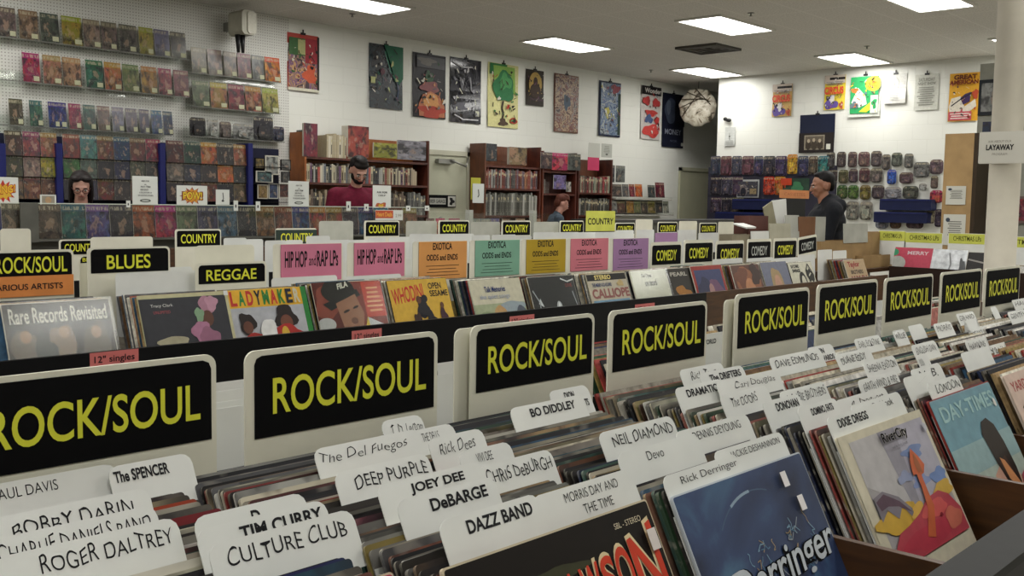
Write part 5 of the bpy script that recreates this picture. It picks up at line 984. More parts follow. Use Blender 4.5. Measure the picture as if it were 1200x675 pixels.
# toys on the right wall
PGB = mat('dark_navy_backing', '#1a1c33', .6)
a = onx(831, 188, XR-.02); b = onx(978, 262, XR-.02)
struct(MB().box(XR-.03, b.y, .2, XR-.004, a.y, EYE+.62, mat('grey_slatwall', '#2d2c38', .6)).obj('trim_3'))
R = random.Random(33); DK = ['#2c2a34', '#3c3444', '#4a3a3a', '#2c3440', '#34304c', '#4c4438', '#283438', '#50343c', '#3a3a48']
rows = [(183, 206), (207, 230), (231, 250)]
RNM = ['top', 'middle', 'lower']; CLN = 'packaged toys on the dark wall display'
for ri, (ya, yb) in enumerate(rows):
    x = 833; k = 0
    while x < 966:
        wd = R.choice((11, 12, 13, 14)); c = R.choice(DK); hh = (yb-ya)+R.uniform(-2, 0)
        if ri == 0 and 918 < x < 934: c = '#a8902c'; ya_ = 181
        else: ya_ = ya
        if ri == 0 and 958 < x: c = '#2c6460'
        if ri == 1 and 862 < x < 890 or ri == 1 and x > 915: x += wd; continue
        if ri == 1 and 890 < x < 915: c = '#9c3c24'
        if ri == 2 and x > 858: break
        blister(x, ya_, x+wd-1, ya_+hh, c, '%s packaged toy in the %s row of the far dark display, %s from left' % (cname(c), RNM[ri], ORD[k]), X=XR-.05, group=CLN); x += wd; k += 1
t, w, h = poster([(864, 210), (890, 211), (889, 232), (864, 231)], 'white-bordered boxed game with a dark archway picture, on the far display', '#a8aaa8', [('#3c3c44', 'r', (.04, .06, .96, .9)), ('#6c6464', 'e', (.3, .4, .2, .34)), ('#23232c', 'e', (.3, .3, .13, .26)), ('#8a7a5c', 'r', (.6, .2, .9, .5))], X=XR-.05, name='boxed_game', cat='boxed game', cl=False)
poster([(915, 209), (948, 209), (948, 229), (915, 229)], 'green and dark boxed game behind the seated orange sign, on the far display', '#2c4034', [('#a83c24', 'r', (0, .6, .4, 1)), ('#3c6c4c', 'e', (.6, .5, .2, .3), .2)], X=XR-.05, name='boxed_game', cat='boxed game', cl=False)
NV = mat('navy_panel', '#161c3e', .45)
for q, l in (((858, 233, 905, 246), 'navy box under the archway game'), ((838, 248, 900, 262), 'long navy box, lowest left on the far display'), ((1031, 233, 1091, 247), 'navy blue long box right of the man in dark jacket'), ((1024, 248, 1086, 262), 'navy blue long box, lower of two beside the brown panel')):
    a = onx(q[0], q[1], XR-.2); b = onx(q[2], q[3], XR-.2)
    t = empty('navy_box', l, 'box', (XR-.2, a.y, b.z), -math.pi/2); w, h = a.y-b.y, a.z-b.z
    MB().bevbox(0, 0, 0, w, .19, h, .01, NV).obj('carton', t); MB().box(w*.02, -.006, h*.86, w*.98, -.0005, h*.97, mat('navy_lid', '#20285a', .4)).obj('lid_edge', t)
PT = [(969, 178, 978, 197, '#3a3838', 0), (981, 178, 991, 196, '#3c3434', 0), (994, 178, 1004, 196, '#4c3c3c', 0), (1006, 178, 1019, 195, '#5c4444', 0), (1021, 177, 1033, 195, '#4c4446', 0), (1034, 181, 1043, 199, '#55504c', 0), (1045, 179, 1057, 195, '#4c5048', 0), (1060, 180, 1070, 197, '#585854', 0), (1071, 190, 1089, 208, '#5c5c5a', 0), (1090, 187, 1105, 204, '#54444c', 0),
      (971, 199, 981, 214, '#3c3434', 1), (983, 199, 994, 215, '#44402c', 1), (995, 198, 1005, 214, '#3c3038', 1), (1007, 197, 1019, 214, '#4c3438', 1), (1020, 197, 1034, 214, '#5c5450', 1), (1040, 199, 1050, 216, '#2c4c8c', 1), (1054, 202, 1070, 215, '#4c3c40', 1), (1091, 206, 1099, 221, '#5c4c48', 1),
      (981, 217, 993, 233, '#3c4c28', 2), (994, 217, 1006, 233, '#485c2c', 2), (1008, 217, 1020, 234, '#5c5428', 2), (1022, 217, 1036, 233, '#3c3438', 2), (1037, 219, 1056, 233, '#7c7c80', 2), (1058, 218, 1076, 233, '#44443c', 2), (1077, 215, 1086, 223, '#8c8c88', 2), (1090, 223, 1105, 238, '#8c2c34', 2), (992, 236, 1006, 258, '#6c6c64', 3), (1008, 236, 1022, 258, '#7c7c70', 3), (1086, 246, 1095, 262, '#8c8470', 3), (1096, 245, 1104, 266, '#3c3040', 3), (1026, 258, 1041, 268, '#7c8088', 4), (1043, 257, 1056, 268, '#5c4c34', 4), (1062, 258, 1082, 268, '#4c3c40', 4)]
cnt = {}
for (x0, y0, x1, y1, c, r_) in PT:
    k = cnt.get(r_, 0); cnt[r_] = k+1
    blister(x0, y0, x1, y1, c, '%s small packaged toy right of the dark-jacketed man, %s row down, %s from left' % (cname(c), ORD[r_], ORD[k]), X=XR-.04, group='packaged toys on the white wall', round_=.05)
# brown panel, grey panel
a = onx(1108, 157, 11.6); b = onx(1147, 157, 11.6)
t = empty('display_cabinet', 'tall plain brown wooden panel standing before the white wall with two papers', 'cabinet', (11.6, a.y, 0), -math.pi/2)
w = a.y-b.y
MB().box(0, 0, 0, w*.88, .03, a.z, CARDB).obj('door', t); MB().box(w*.88, -.0, 0, w, .5, a.z, mat('dark_brown_side', '#33281c', .5)).box(0, .032, 0, w*.879, .5, a.z, CARDB).obj('body', t)
for (x0, y0, x1, y1, lab) in ((1109, 218, 1131, 240, 'white paper with a small emblem, upper of two on the brown panel'), (1106, 251, 1130, 288, 'white paper with printed lines, lower of two on the brown panel')):
    p = onx(x0, y0, 11.59); q = onx(x1, y1, 11.59); tt = empty('paper_notice', lab, 'notice', (11.59, p.y, q.z), -math.pi/2); ww, hh = p.y-q.y, p.z-q.z
    MB().slab([(0, 0), (ww, 0), (ww, hh), (0, hh)], 0, .002, mat('notice_paper', '#b9b9b0', .6, 0, 0)).obj('paper', tt)
    art(tt, ww, hh, [('#3c4450', 'e', (.2, .82, .1, .07)), ('#6c6c66', 'l', (.2, .3, .85, .8), 7)], y=-.001, name='print')
a = onx(1149, 75, 12.3); b = onx(1200, 75, 12.3)
t = empty('room_divider', 'grey standing panel behind the round column carrying pictures', 'display panel', (12.3, a.y, 0), -math.pi/2); w = a.y-b.y+1.0
MB().box(0, 0, 0, w, .04, a.z, mat('grey_panel', '#8f9086', .6)).obj('panel', t); MB().box(0, .042, 0, .04, .08, a.z, METAL).obj('rear_stile', t)
def panel_pic(x0, y0, x1, y1, lab, c, frame='#20242a', nm='framed_picture'):
    p = onx(x0, y0, 12.28); q = onx(x1, y1, 12.28); tt = empty(nm, lab, 'picture', (12.27, p.y, q.z), -math.pi/2); ww, hh = p.y-q.y, p.z-q.z
    MB().box(0, 0, 0, ww, .02, hh, mat('picture_frame', frame, .4, 0, 0)).obj('frame', tt)
    o = MB().box(ww*.1, -.002, hh*.1, ww*.9, -.0005, hh*.9, PHOTO).obj('picture', tt); o.color = C(c)
panel_pic(1148, 94, 1180, 134, 'dark-framed grey portrait picture left of the round column', '#8c8e8c')
panel_pic(1149, 141, 1180, 160, 'dark blue emblem picture partly behind the LAYAWAY sign', '#2c3054', '#8f9086')
panel_pic(1147, 193, 1161, 204, 'small red and pink picture left of the round column', '#a8444c', '#9c9c94')
panel_pic(1147, 228, 1161, 266, 'blue and dark picture low on the grey panel left of the column', '#34386c', '#70706c')
panel_pic(1190, 230, 1206, 262, 'reddish picture at the right edge behind the column', '#8c3438', '#6c5c58')
# LAYAWAY sign on the column
p = Vector((cx, cy, 0)); dr = Vector((cx, cy)).normalized()
zt = EYE+(ray(1170, 153).normalized()*1).z*0
q0 = onx(1148, 155, 6.95); q1 = onx(1203, 152, 6.95); 
t = empty('layaway_sign', 'white rounded paper sign reading LAYAWAY hung on the round column', 'sign', (6.95, q0.y, onx(1147, 192, 6.95).z), -math.pi/2)
w = q0.y-q1.y; h = q0.z-onx(1147, 192, 6.95).z
MB().slab(rrect(0, 0, w, h, .01), 0, .004, mat('notice_paper', '#bcbab0', .6, 0, 0)).obj('paper', t)
art(t, w, h, [('#77756c', 't', 'ASK ABOUT OUR', (.20, .66, .70, .73)), ('#222222', 't', 'LAYAWAY', (.16, .42, .76, .60), dict(bold=.04)), ('#77756c', 't', 'PROGRAM', (.30, .26, .62, .33))], y=-.001, name='print')
MB().tube((w*.5, .002, h*.98), (w*.5, .045, h*1.0), .004, DKMET).obj('hook', t)
# ================================================================ BOOKCASES
def bookcase(name_lab, pxl, pxr, Yf, ztop, shelves, wd_l, back, d=.28, divider=None, side=True):
    xl = ony(pxl, 200, Yf).x; xr_ = ony(pxr, 200, Yf).x; w = xr_-xl
    t = empty('bookcase', name_lab, 'bookcase', (xl, Yf, 0))
    MB().box(0, 0, 0, .025, d, ztop, wd_l).obj('side_panel', t); MB().box(w-.025, 0, 0, w, d, ztop, WOODD).obj('side_panel', t)
    MB().box(.026, d-.012, .06, w-.026, d, ztop-.01, back).obj('back_panel', t)
    for z in shelves+[.08]: MB().box(.026, .004, z-.025, w-.026, d-.013, z, WOODD).obj('shelf', t)
    if divider: MB().box(w*divider-.01, .002, .09, w*divider+.01, d-.014, ztop, WOODD).obj('divider_panel', t)
    return xl, w
YB = 9.28
BKC = ['#8c8878', '#6c6458', '#3c3430', '#a89880', '#2c2c34', '#7c3c34', '#9c9c94', '#4c5460', '#5c3c5c', '#b0a890', '#343c3c', '#8c7c5c', '#2a2020', '#a04c40', '#c0b8a4']
def books(x0, x1, z, hmin, hmax, where, seed, pal=BKC, lean=.0, wmin=.014, wmax=.034, maxn=60, skip=None):
    R = random.Random(seed); x = x0; n = 0
    while x < x1-.03 and n < maxn:
        w = R.uniform(wmin, wmax); h = R.uniform(hmin, hmax)
        if skip and skip[0] < x < skip[1]: x = skip[1]
        k = ('bk', round(w, 2), round(h, 2))
        if k not in CACHE:
            ww = round(w, 2); hh = round(h, 2); b = MB()
            b.slab([(ww, 0), (ww, hh-.002), (ww-.002, hh), (.002, hh), (0, hh-.002), (0, 0)][::-1], 0, .17, SPINE)
            if R.random() < .4: b.box(ww*.15, -.0008, hh*.72, ww*.85, -.0001, hh*.84, mat('spine_band', '#b4aa88', .5, 0, 0)); b.box(ww*.3, -.0008, hh*.15, ww*.7, -.0001, hh*.6, mat('spine_print', '#2a2622', .5, 0, 0))
            CACHE[k] = b.mesh('book')
        o = link('book', CACHE[k], None, (x, YB+.02, z+.001), (0, R.uniform(0, lean) if lean else 0, 0)); o.color = C(R.choice(pal), .9)
        tag(o, 'upright spine '+where, 'book', 'spines '+where); x += round(w, 2)+.003+lean*.02; n += 1
zA = ony(430, 187, YB).z; zB = ony(430, 215.5, YB).z
xl, w = bookcase('brown and orange wooden bookcase behind the man in the red shirt', 357, 503, YB, ony(500, 165, YB).z, [zA, zB, zB-.36, zB-.72], WOODO, WOODO)
xr1 = xl+w
books(xl+.03, xr1-.03, zB, .17, .22, 'on the middle shelf of the bookcase behind the man in red', 3)
books(xl+.05, xr1-.35, zB-.36, .22, .29, 'on the third shelf of the bookcase behind the man in red', 4, pal=['#3c3430', '#5c4c40', '#2c2824', '#6c5c4c', '#8c7c64'])
books(xr1-.33, xr1-.03, zB-.36, .22, .29, 'at the right end of the third shelf by the cream door', 5, pal=['#3c3c3c', '#5c5c58', '#2c2824', '#8c8c84'])
books(xl+.02, xl+.16, zA, .26, .30, 'at the left end of the top shelf behind the man in red', 6, pal=['#3c4440', '#4c5850', '#2f3638'], lean=.05)
books(xl+.31, xl+.78, zA, .24, .28, 'in the middle of the top shelf behind the man in red', 7, pal=['#a89c80', '#c0b8a0', '#7c5c40', '#8c4434', '#c8c0ac', '#6c7c78'], lean=.03)
def prop_book(px0, py0, px1, py1, c, lab, th=.03, m=None, name='book', rz=0, Y=YB-.005):
    a = ony(px0, py0, Y); b = ony(px1, py1, Y); t = empty(name, lab, 'book', (a.x, Y, b.z+.001), rz); w, h = b.x-a.x, a.z-b.z
    MB().bevbox(0, 0, 0, w, th, h, .004, mat('comic_edge', '#b9b5a8', .6)).obj('pages', t)
    o = MB().slab([(0, 0), (w, 0), (w, h), (0, h)], -.002, -.0004, m or PHOTO).obj('front_cover', t); o.color = C(c, 1.15); return t
prop_book(356, 144, 372, 184, '#6c2c30', 'tall dark red book standing highest at the left of the top shelf')
prop_book(408, 147, 432, 185, '#8c4438', 'large red-brown picture box on the top shelf above the man in red', .12)
prop_book(438, 167, 465, 186, '#8c8c3c', 'yellow and blue picture book lying against the orange back panel, top shelf', .02)
prop_book(466, 164, 499, 188.5, '#84828a', 'silver-grey picture book at the right of the top shelf beside the cream door', .02)
t = empty('bumper_sticker', 'black and white strip sign with small figure on the cream door', 'sticker', ony(502, 243, YL-.045)); w = ony(534, 243, YL-.045).x-t.location.x
MB().box(0, -.002, 0, w, .002, .16, BLK).obj('strip', t); art(t, w, .16, [('#a8a8a0', 'r', (.04, .25, .62, .75)), ('#1a1a1c', 't', 'BEER GARAGE', (.06, .36, .60, .64), dict(bold=.02)), ('#b4b4ac', 'r', (.70, .08, .98, .92)), ('#1a1a1c', 'e', (.84, .5, .08, .3), .4)], y=-.004, name='print')
zA = ony(600, 195, YB).z; zB = ony(600, 221, YB).z
xl2, w2 = bookcase('dark brown bookcase right of the cream door, two rows of spines', 568, 634, YB, ony(600, 170, YB).z, [zA, zB, zB-.36, zB-.72], wood('mid_brown_wood', '#4a2a1a', '#6a3c24', (10, 2, 1)), wood('mid_brown_wood', '', ''))
books(xl2+.03, xl2+w2-.03, zB, .22, .27, 'on the upper shelf of the bookcase right of the cream door', 8, pal=['#6c3028', '#7c3c30', '#4c4844', '#8c8c88', '#3c3c3c', '#5c4c58', '#8c5c3c'])
books(xl2+.03, xl2+w2-.03, zB-.36, .26, .31, 'on the lower shelf of the bookcase right of the cream door', 9, pal=['#4c4c44', '#6c6c64', '#8c8c84', '#3c3c38', '#a4a49c'], lean=.04)
prop_book(570, 168, 582, 189, '#34383c', 'black-topped box with a yellow tag on the bookcase right of the cream door', .1)
prop_book(597, 172, 617, 194, '#7c604c', 'brown standing picture on the top shelf right of the cream door', .04)
for i, (q, c, l) in enumerate((((552, 208, 563, 234), '#a8a43c', 'yellow paper'), ((554, 215, 567, 238), '#c4c8c4', 'white paper with a small dark figure'))):
    Yp = YB-.03-.01*i; a = ony(q[0], q[1], Yp); b = ony(q[2], q[3], Yp); t = empty('paper_notice', l+' taped to the dark brown bookcase side', 'notice', (a.x, Yp, b.z)); w, h = b.x-a.x, a.z-b.z
    MB().slab([(0, 0), (w, 0), (w, h), (0, h)], 0, .002, mat('notice_paper', c, .6, 0, 0)).obj('paper', t)
    if i: art(t, w, h, [('#444444', 's', [(.5, .7), (.55, .4), (.45, .3)], .08)], y=-.001, name='print')
zA = ony(655, 201, YB).z; zB = ony(655, 227, YB).z
xl3, w3 = bookcase('narrow reddish bookcase in the middle with a small picture on its shelf', 636, 676, YB, ony(655, 178, YB).z, [zA, zB, zB-.8], wood('reddish_wood', '#4c2012', '#743820', (10, 2, 1)), WOODD)
books(xl3+.03, xl3+.18, zB, .16, .22, 'at the left of the narrow reddish bookcase', 10, pal=['#5c3c34', '#8c8c84', '#3c2c28'], maxn=5)
prop_book(649, 205, 663, 222, '#6c6490', 'lilac and grey small picture in the narrow reddish bookcase', .01)
prop_book(664, 213, 669, 225, '#a8a49c', 'tiny pale card in the narrow reddish bookcase', .01)
for q, c, l in (((634, 178, 647, 198), '#4a3c3c', 'dark magazine leaning on top of the narrow bookcase, leftmost'), ((647, 179, 665, 200), '#a83440', 'red and white magazine on top of the narrow reddish bookcase'), ((666, 180, 680, 200), '#4c504c', 'grey-green magazine right of the red one on the narrow bookcase')): prop_book(*q, c, l, .006, COMIC, 'magazine', Y=YB-.03)
zA = ony(700, 226, YB).z
xl4, w4 = bookcase('low brown bookcase with a pink paper, left of the wire magazine shelves', 678, 718, YB, ony(700, 186, YB).z, [zA, zA-.33, zA-.7], WOODD, wood('mid_brown_wood', '', ''))
books(xl4+.03, xl4+w4-.03, zA, .2, .25, 'on the upper shelf of the low brown bookcase', 12, pal=['#5c3c34', '#8c3438', '#7c8474', '#3c2c28', '#a89c84'], lean=.03)
books(xl4+.03, xl4+w4-.03, zA-.33, .2, .26, 'on the lower shelf of the low brown bookcase', 13, pal=['#4c4c44', '#8c8c84', '#3c3c38', '#6c5c4c'], lean=.03)
for q, c, l in (((689, 184, 702, 200), '#b83c60', 'bright pink blank paper on the low brown bookcase'), ((690, 167, 703, 185), '#b9bab2', 'pale handwritten sheet above the pink paper'), ((705, 168, 717, 185), '#aeb0a8', 'pale handwritten sheet on the wall, right of its twin')):
    Yp = YB-.003 if 'pink' in l else YL-.0025; a = ony(q[0], q[1], Yp); b = ony(q[2], q[3], Yp); t = empty('paper_notice', l, 'notice', (a.x, Yp, b.z)); w, h = b.x-a.x, a.z-b.z
    MB().slab([(0, 0), (w, 0), (w, h), (0, h)], 0, .002, mat('notice_paper', c, .6, 0, 0)).obj('paper', t)
    if 'pink' not in l: art(t, w, h, [('#85867e', 'l', (.2, .3, .8, .85), 6), ('#55564f', 'e', (.5, .22, .12, .06))], y=-.001, name='print')
# wall shelves of magazines right of the bookcases
YS = 9.38
for (p0, p1, py, lab) in ((718, 784, 232, 'pale wall shelf, upper of two holding magazines near the beige door'), (718, 786, 251, 'pale wall shelf, lower of two holding magazines near the beige door')):
    a = ony(p0, py, YS); b = ony(p1, py, YS)
    t = empty('wall_shelf', lab, 'shelf', (a.x, YS, a.z)); MB().box(0, -.06, -.02, b.x-a.x, .21, 0, mat('pale_shelf', '#9c9a92', .5)).obj('board', t); MB().box(0, -.062, 0, b.x-a.x, -.055, .035, ACR).obj('lip', t)
for i, (x0, y0, x1, y1, c) in enumerate(((722, 193, 735, 214, '#4c4c50'), (737, 194, 747, 214, '#6c706c'), (718, 216, 729, 231, '#4c4844'), (730, 216, 737, 231, '#5c5c5c'), (738, 216, 744, 231, '#7c2c44'), (745, 216, 753, 231, '#b0542c'), (760, 217, 768, 232, '#3c4444'), (769, 214, 779, 232, '#5c1f2c'), (718, 236, 723, 249, '#8c8c88'), (724, 236, 733, 250, '#5c3c38'), (735, 236, 743, 250, '#8c6c30'), (744, 236, 751, 250, '#6c6848'), (752, 236, 759, 250, '#4c443c'), (760, 236, 768, 250, '#6c5c34'), (769, 235, 777, 250, '#3c3c38'), (778, 236, 784, 250, '#8c8c80'))):
    a = ony(x0, y0, YS-.03); b = ony(x1, y1, YS-.03)
    Yq = YS-.03 if i > 1 else YL-.0055
    comic('magazine', a.x, Yq, b.z+.004, round(b.x-a.x, 3), round(a.z-b.z, 3), c, '%s magazine near the beige door, %s counting along the pale wall shelves' % (cname(c), ORD[i]), 'magazines by the beige door', -.1 if i > 1 else 0, False, cat='magazine')
# ================================================================ RIGHT-HAND ISLAND (CHRISTMAS) AND BOXES
XI = 8.0
t = empty('record_bin_island', 'cross-wise record bin with dark end facing us under the Christmas signs', 'record bin', (0, 0, 0))
ya, yb = 3.30, 1.2
zf = onx(1046, 312, XI).z
MB().box(XI, yb, .2, XI+.02, ya, zf, mat('dark_brown_board', '#2a1c16', .5)).obj('front_board', t); MB().box(XI+.021, ya-.02, .2, XI+1.1, ya, zf, WOODB).obj('end_panel', t); MB().box(XI+.03, yb, zf-.26, XI+1.1, ya-.03, zf-.24, WOODB).obj('bin_floor', t)
MB().box(XI+.05, yb, 0, XI+1.0, ya-.05, .2, RAILD).obj('plinth', t)
def side_cover(px, py, label, base, shapes, X=XI+.10):
    a = onx(px, py, X); o = empty('vinyl_record', label, 'record', (a.x-.28*math.sin(.35), a.y, a.z-.28*math.cos(.35)), -math.pi/2, None, 0)
    o.rotation_euler = Matrix.Rotation(-math.pi/2, 3, 'Z').to_4x4().to_3x3() @ Matrix.Rotation(-.35, 3, 'X') and (Matrix.Rotation(-math.pi/2, 3, 'Z') @ Matrix.Rotation(-.35, 3, 'X')).to_euler()
    w = .305; MB().slab(rrect(0, 0, w, .30, .004, 3), 0, .004, mat('album_card', '#b9b2a0', .6)).obj('sleeve', o)
    MB().slab(rrect(.002, .002, w-.002, .298, .003, 3), -.0008, -.0001, base if not isinstance(base, str) else ink(base)).obj('front_cover', o)
    art(o, w, .30, shapes, dy=.0005, y=-.001); return o
side_cover(1049, 292, 'pink album with a silver disc at the left, in the Christmas bin', '#b54458', [('#c9b4b8', 't', 'MERRY', (.35, .80, .9, .90), dict(bold=.03)), ('#a8aaa4', 'e', (.12, .55, .22, .2)), ('#3c8c64', 'e', (.0, .85, .12, .1)), ('#c46a78', 'r', (.3, .2, .8, .4))])
sil = mat('silver_foil', '#d0d4d8', .25, .35, .15, 25)
side_cover(1088, 294, 'silver foil album reflecting the lights, in the Christmas bin', sil, [('#77797c', 's', [(.55, .9), (.62, .6), (.58, .4)], .04), ('#55575a', 'e', (.9, .5, .08, .25), .3)])
side_cover(1131, 298, 'dark album with a brown face, beside the column in the Christmas bin', '#2c2a2a', [('#6c5444', 'e', (.6, .3, .3, .3), .2), ('#8c8884', 's', [(.1, .8), (.6, .7)], .04)])
for i, (x0, y0, x1, y1, l) in enumerate(((1031, 270, 1056, 271, 'leftmost, mostly hidden by boxes'), (1062, 272, 1105, 273, 'above the pink album'), (1113, 273, 1155, 275, 'left of the round column'), (1187, 277, 1232, 279, 'right of the round column, cut off'))):
    X = 8.3; a = onx(x0, y0, X); b = onx(x1, y1, X); w = max(.22, a.y-b.y)
    t = empty('section_sign', 'white sign with yellow band CHRISTMAS LPs, '+l, 'sign', (X, a.y, a.z), -math.pi/2, 'printed section signs')
    MB().slab(rrect(-.01, -.28, w, 0, .01), 0, .003, WHITE).obj('board', t)
    MB().slab([(-.005, -.082), (w-.005, -.082), (w-.005, -.003), (-.005, -.003)], -.0015, -.0004, mat('yellow_paper', '#c4c85a', .6)).obj('yellow_band', t)
    m = MB(); text(m, 'CHRISTMAS LPs', .03 if i != 3 else -.1, -.060, w-.03, -.022, ink('#4a4c18'), -.0024, bold=.01); m.obj('lettering', t)
st2 = MB(); R = random.Random(3)
for k in range(26):
    for yy in (ya-.34, ya-.68, ya-1.02, ya-1.36, ya-1.7):
        M = Matrix.Translation((XI+.12+k*.008+R.uniform(0, .003), yy+.31, zf-.237)) @ Matrix.Rotation(-math.pi/2, 4, 'Z') @ Matrix.Rotation(-.35, 4, 'X'); st2.box(0, 0, 0, .3, .004, .3+R.uniform(-.006, .0), R.choice(SLC), M)
me = st2.mesh('more'); 
# join into the single stuff object's mesh
import bmesh
bmx = bmesh.new(); bmx.from_mesh(stf.data); n0 = len(stf.data.materials)
mp_ = [stf.data.materials.find(m_.name) for m_ in me.materials]
b2 = bmesh.new(); b2.from_mesh(me)
vm = {v: bmx.verts.new(v.co) for v in b2.verts}
for f_ in b2.faces: nf = bmx.faces.new([vm[v] for v in f_.verts]); nf.material_index = max(0, mp_[f_.material_index])
bmx.to_mesh(stf.data); bmx.free(); b2.free(); bpy.data.meshes.remove(me)
# table of boxes between the rows
t = empty('table', 'low table under the cardboard boxes beyond the second row', 'table', (5.75, 3.38, 0))
MB().box(0, 0, .95, 3.0, .46, .98, WOODB).obj('table_top', t)
for x, y in ((.02, .02), (2.93, .02), (.02, .39), (2.93, .39)): MB().box(x, y, 0, x+.05, y+.05, .949, WOODD).obj('leg', t)
def carton(px0, py0, px1, py1, Y, d, m, lab, zb=None, lid=None, name='cardboard_box', rz=0, flap=False):
    a = ony(px0, py0, Y); b = ony(px1, py1, Y); w, h = b.x-a.x, a.z-b.z
    z = b.z; 
    if zb is not None: h = a.z-zb; z = zb
    t = empty(name, lab, 'box', (a.x, Y, z), rz); th = .004
    bx = MB(); bx.box(0, 0, 0, w, th, h, m).box(0, d-th, 0, w, d, h, m).box(0, th, 0, th, d-th, h, m).box(w-th, th, 0, w, d-th, h, m).box(th, th, 0, w-th, d-th, th, m); bx.obj('carton', t)
    if flap: MB().slab([(0, 0), (w, 0), (w*.94, .10), (w*.06, .10)], 0, .004, m, M=Matrix.Translation((0, -.002, h)) @ Matrix.Rotation(-.9, 4, 'X')).slab([(0, 0), (w, 0), (w*.94, .10), (w*.06, .10)], 0, .004, m, M=Matrix.Translation((0, d, h)) @ Matrix.Rotation(-.3, 4, 'X')).obj('flap', t)
    return t
T0 = .981
carton(962, 283, 1020, 300, 3.487, .12, CARDB, 'long low brown cardboard box right of the tilted COMEDY sign', T0, flap=False)
carton(1012, 300, 1047, 335, 3.420, .08, CARDB, 'brown cardboard box beside the tan album, below the others', T0-.0, flap=False)
carton(1020, 272, 1040, 300, 3.514, .10, CARDB, 'small open brown box of papers next to the Christmas signs', T0)
carton(858, 275, 905, 300, 3.568, .10, mat('grey_brown_board', '#8c8470', .7), 'grey-brown open box holding a white booklet behind the COMEDY signs', T0)
carton(936, 254, 954, 300, 3.563, .09, CARDD, 'upright dark brown cardboard box behind the tilted COMEDY sign', T0)
carton(955, 254, 966, 300, 3.571, .08, mat('pale_board', '#a9aaa2', .6), 'pale upright box at the right of the dark brown one', T0)
def upright(px0, py0, px1, py1, Y, m, lab, tilt=0, name='card_sheet', th=.006, cat='card'):
    a = ony(px0, py0, Y); b = ony(px1, py1, Y); w, h = b.x-a.x, a.z-max(b.z, T0)
    o = MB().bevbox(0, 0, 0, w, th, h, .003, m).obj(name, None, (a.x, Y, a.z-h), (-.06, tilt, 0)); return tag(o, lab, cat)
PB = mat('pale_board', '#a9aaa2', .6)
upright(904, 262, 927, 300, 3.536, mat('cream_sheet', '#aeab98', .6), 'cream blank card standing behind the fourth COMEDY sign')
upright(923, 252, 937, 300, 3.552, PB, 'pale grey card standing left of the upright dark brown box')
upright(990, 262, 1017, 284, 3.479, PB, 'pale grey card standing on the long low cardboard box')
upright(882, 271, 903, 300, 3.542, WHITE, 'white card standing behind the third COMEDY sign')
a = ony(873, 260, 3.585); o = tag(MB().bevbox(0, 0, 0, .17, .10, .012, .003, WHITE).obj('booklet', None, (a.x, 3.577, ony(873, 268, 3.585).z), (.25, 0, .1)), 'white booklet lying slanted on the grey-brown open box', 'booklet')
carton(878, 253, 900, 266, 3.649, .12, mat('dark_reddish', '#5c3a34', .6), 'small dark reddish box behind the white booklet', T0)
# stand of magazines with orange sign
t = empty('literature_stand', 'white wire stand of leaning booklets carrying an orange sign', 'stand', ony(905, 300, 3.676)*1); t.location.z = T0
bx = t.location.copy(); 
MB().box(0, 0, 0, .30, .14, .01, METAL).tube((.02, .07, .01), (.02, .07, .36), .005, METAL).tube((.28, .07, .01), (.28, .07, .36), .005, METAL).obj('frame', t)
for i, (q, m_, tl, l) in enumerate((((902, 241, 912, 262), mat('tan_booklet', '#8f8a72', .6), -.35, 'grey-green booklet leaning left on the wire stand'), ((908, 235, 923, 262), WHITE, -.08, 'white booklet in the middle of the wire stand'), ((922, 238, 943, 256), mat('red_booklet', '#7c3c3c', .6), .10, 'red booklet with pale edge at the right of the wire stand'))):
    a = ony(q[0], q[1], 3.682+.02*i); b = ony(q[2], q[3], a.y); o = MB().bevbox(0, 0, 0, b.x-a.x, .006, .22, .003, m_).obj('booklet', None, (a.x, a.y, a.z-.22), (-.05, tl, 0)); tag(o, l, 'booklet')
a = ony(914, 222, 3.717); b = ony(948, 233, 3.717); t = empty('orange_sign', 'small orange card sign in front of the dark-jacketed man', 'sign', (a.x, 3.717, b.z)); w, h = b.x-a.x, a.z-b.z
MB().slab(rrect(0, 0, w, h, .008), 0, .004, mat('orange_card', '#cf8a58', .6)).obj('card', t); art(t, w, h, [('#b0643c', 't', 'CASSETTES', (.15, .3, .85, .68))], y=-.001, name='lettering')
MB().box(w*.1, .005, -.17, w*.9, .012, -.002, BLACK).tube((w*.5, .008, -.62+.02), (w*.5, .008, -.17), .006, METAL).obj('stand_post', t)
# ================================================================ PEOPLE
SKIN = {}
def skin(h):
    if h not in SKIN:
        m, N, L, P = newmat('skin'); P.inputs['Base Color'].default_value = C(h); P.inputs['Roughness'].default_value = .5; P.inputs['Subsurface Weight'].default_value = .08; P.inputs['Subsurface Scale'].default_value = .01; SKIN[h] = m
    return SKIN[h]
def cap(mb, p0, p1, r0, r1, m, fl=1.0):
    p0 = Vector(p0); p1 = Vector(p1); d = p1-p0; L = d.length; M = Matrix.Translation(p0) @ d.to_track_quat('Z', 'Y').to_matrix().to_4x4() @ Matrix.Diagonal((1, fl, 1, 1))
    prof = [(r0*math.sin(a), -r0*math.cos(a)) for a in (.15, .5, .9, 1.3)]+[(r0, 0), (r0*.5+r1*.5, L*.5), (r1, L)]+[(r1*math.cos(a), L+r1*math.sin(a)) for a in (.4, .8, 1.2, 1.45)]
    mb.lathe(prof, m, 16, M)
def remesh(o, vs, sm=4):
    a = o.modifiers.new('surface', 'REMESH'); a.mode = 'VOXEL'; a.voxel_size = vs; a.use_smooth_shade = True
    b = o.modifiers.new('smooth', 'SMOOTH'); b.factor = .6; b.iterations = sm; return o
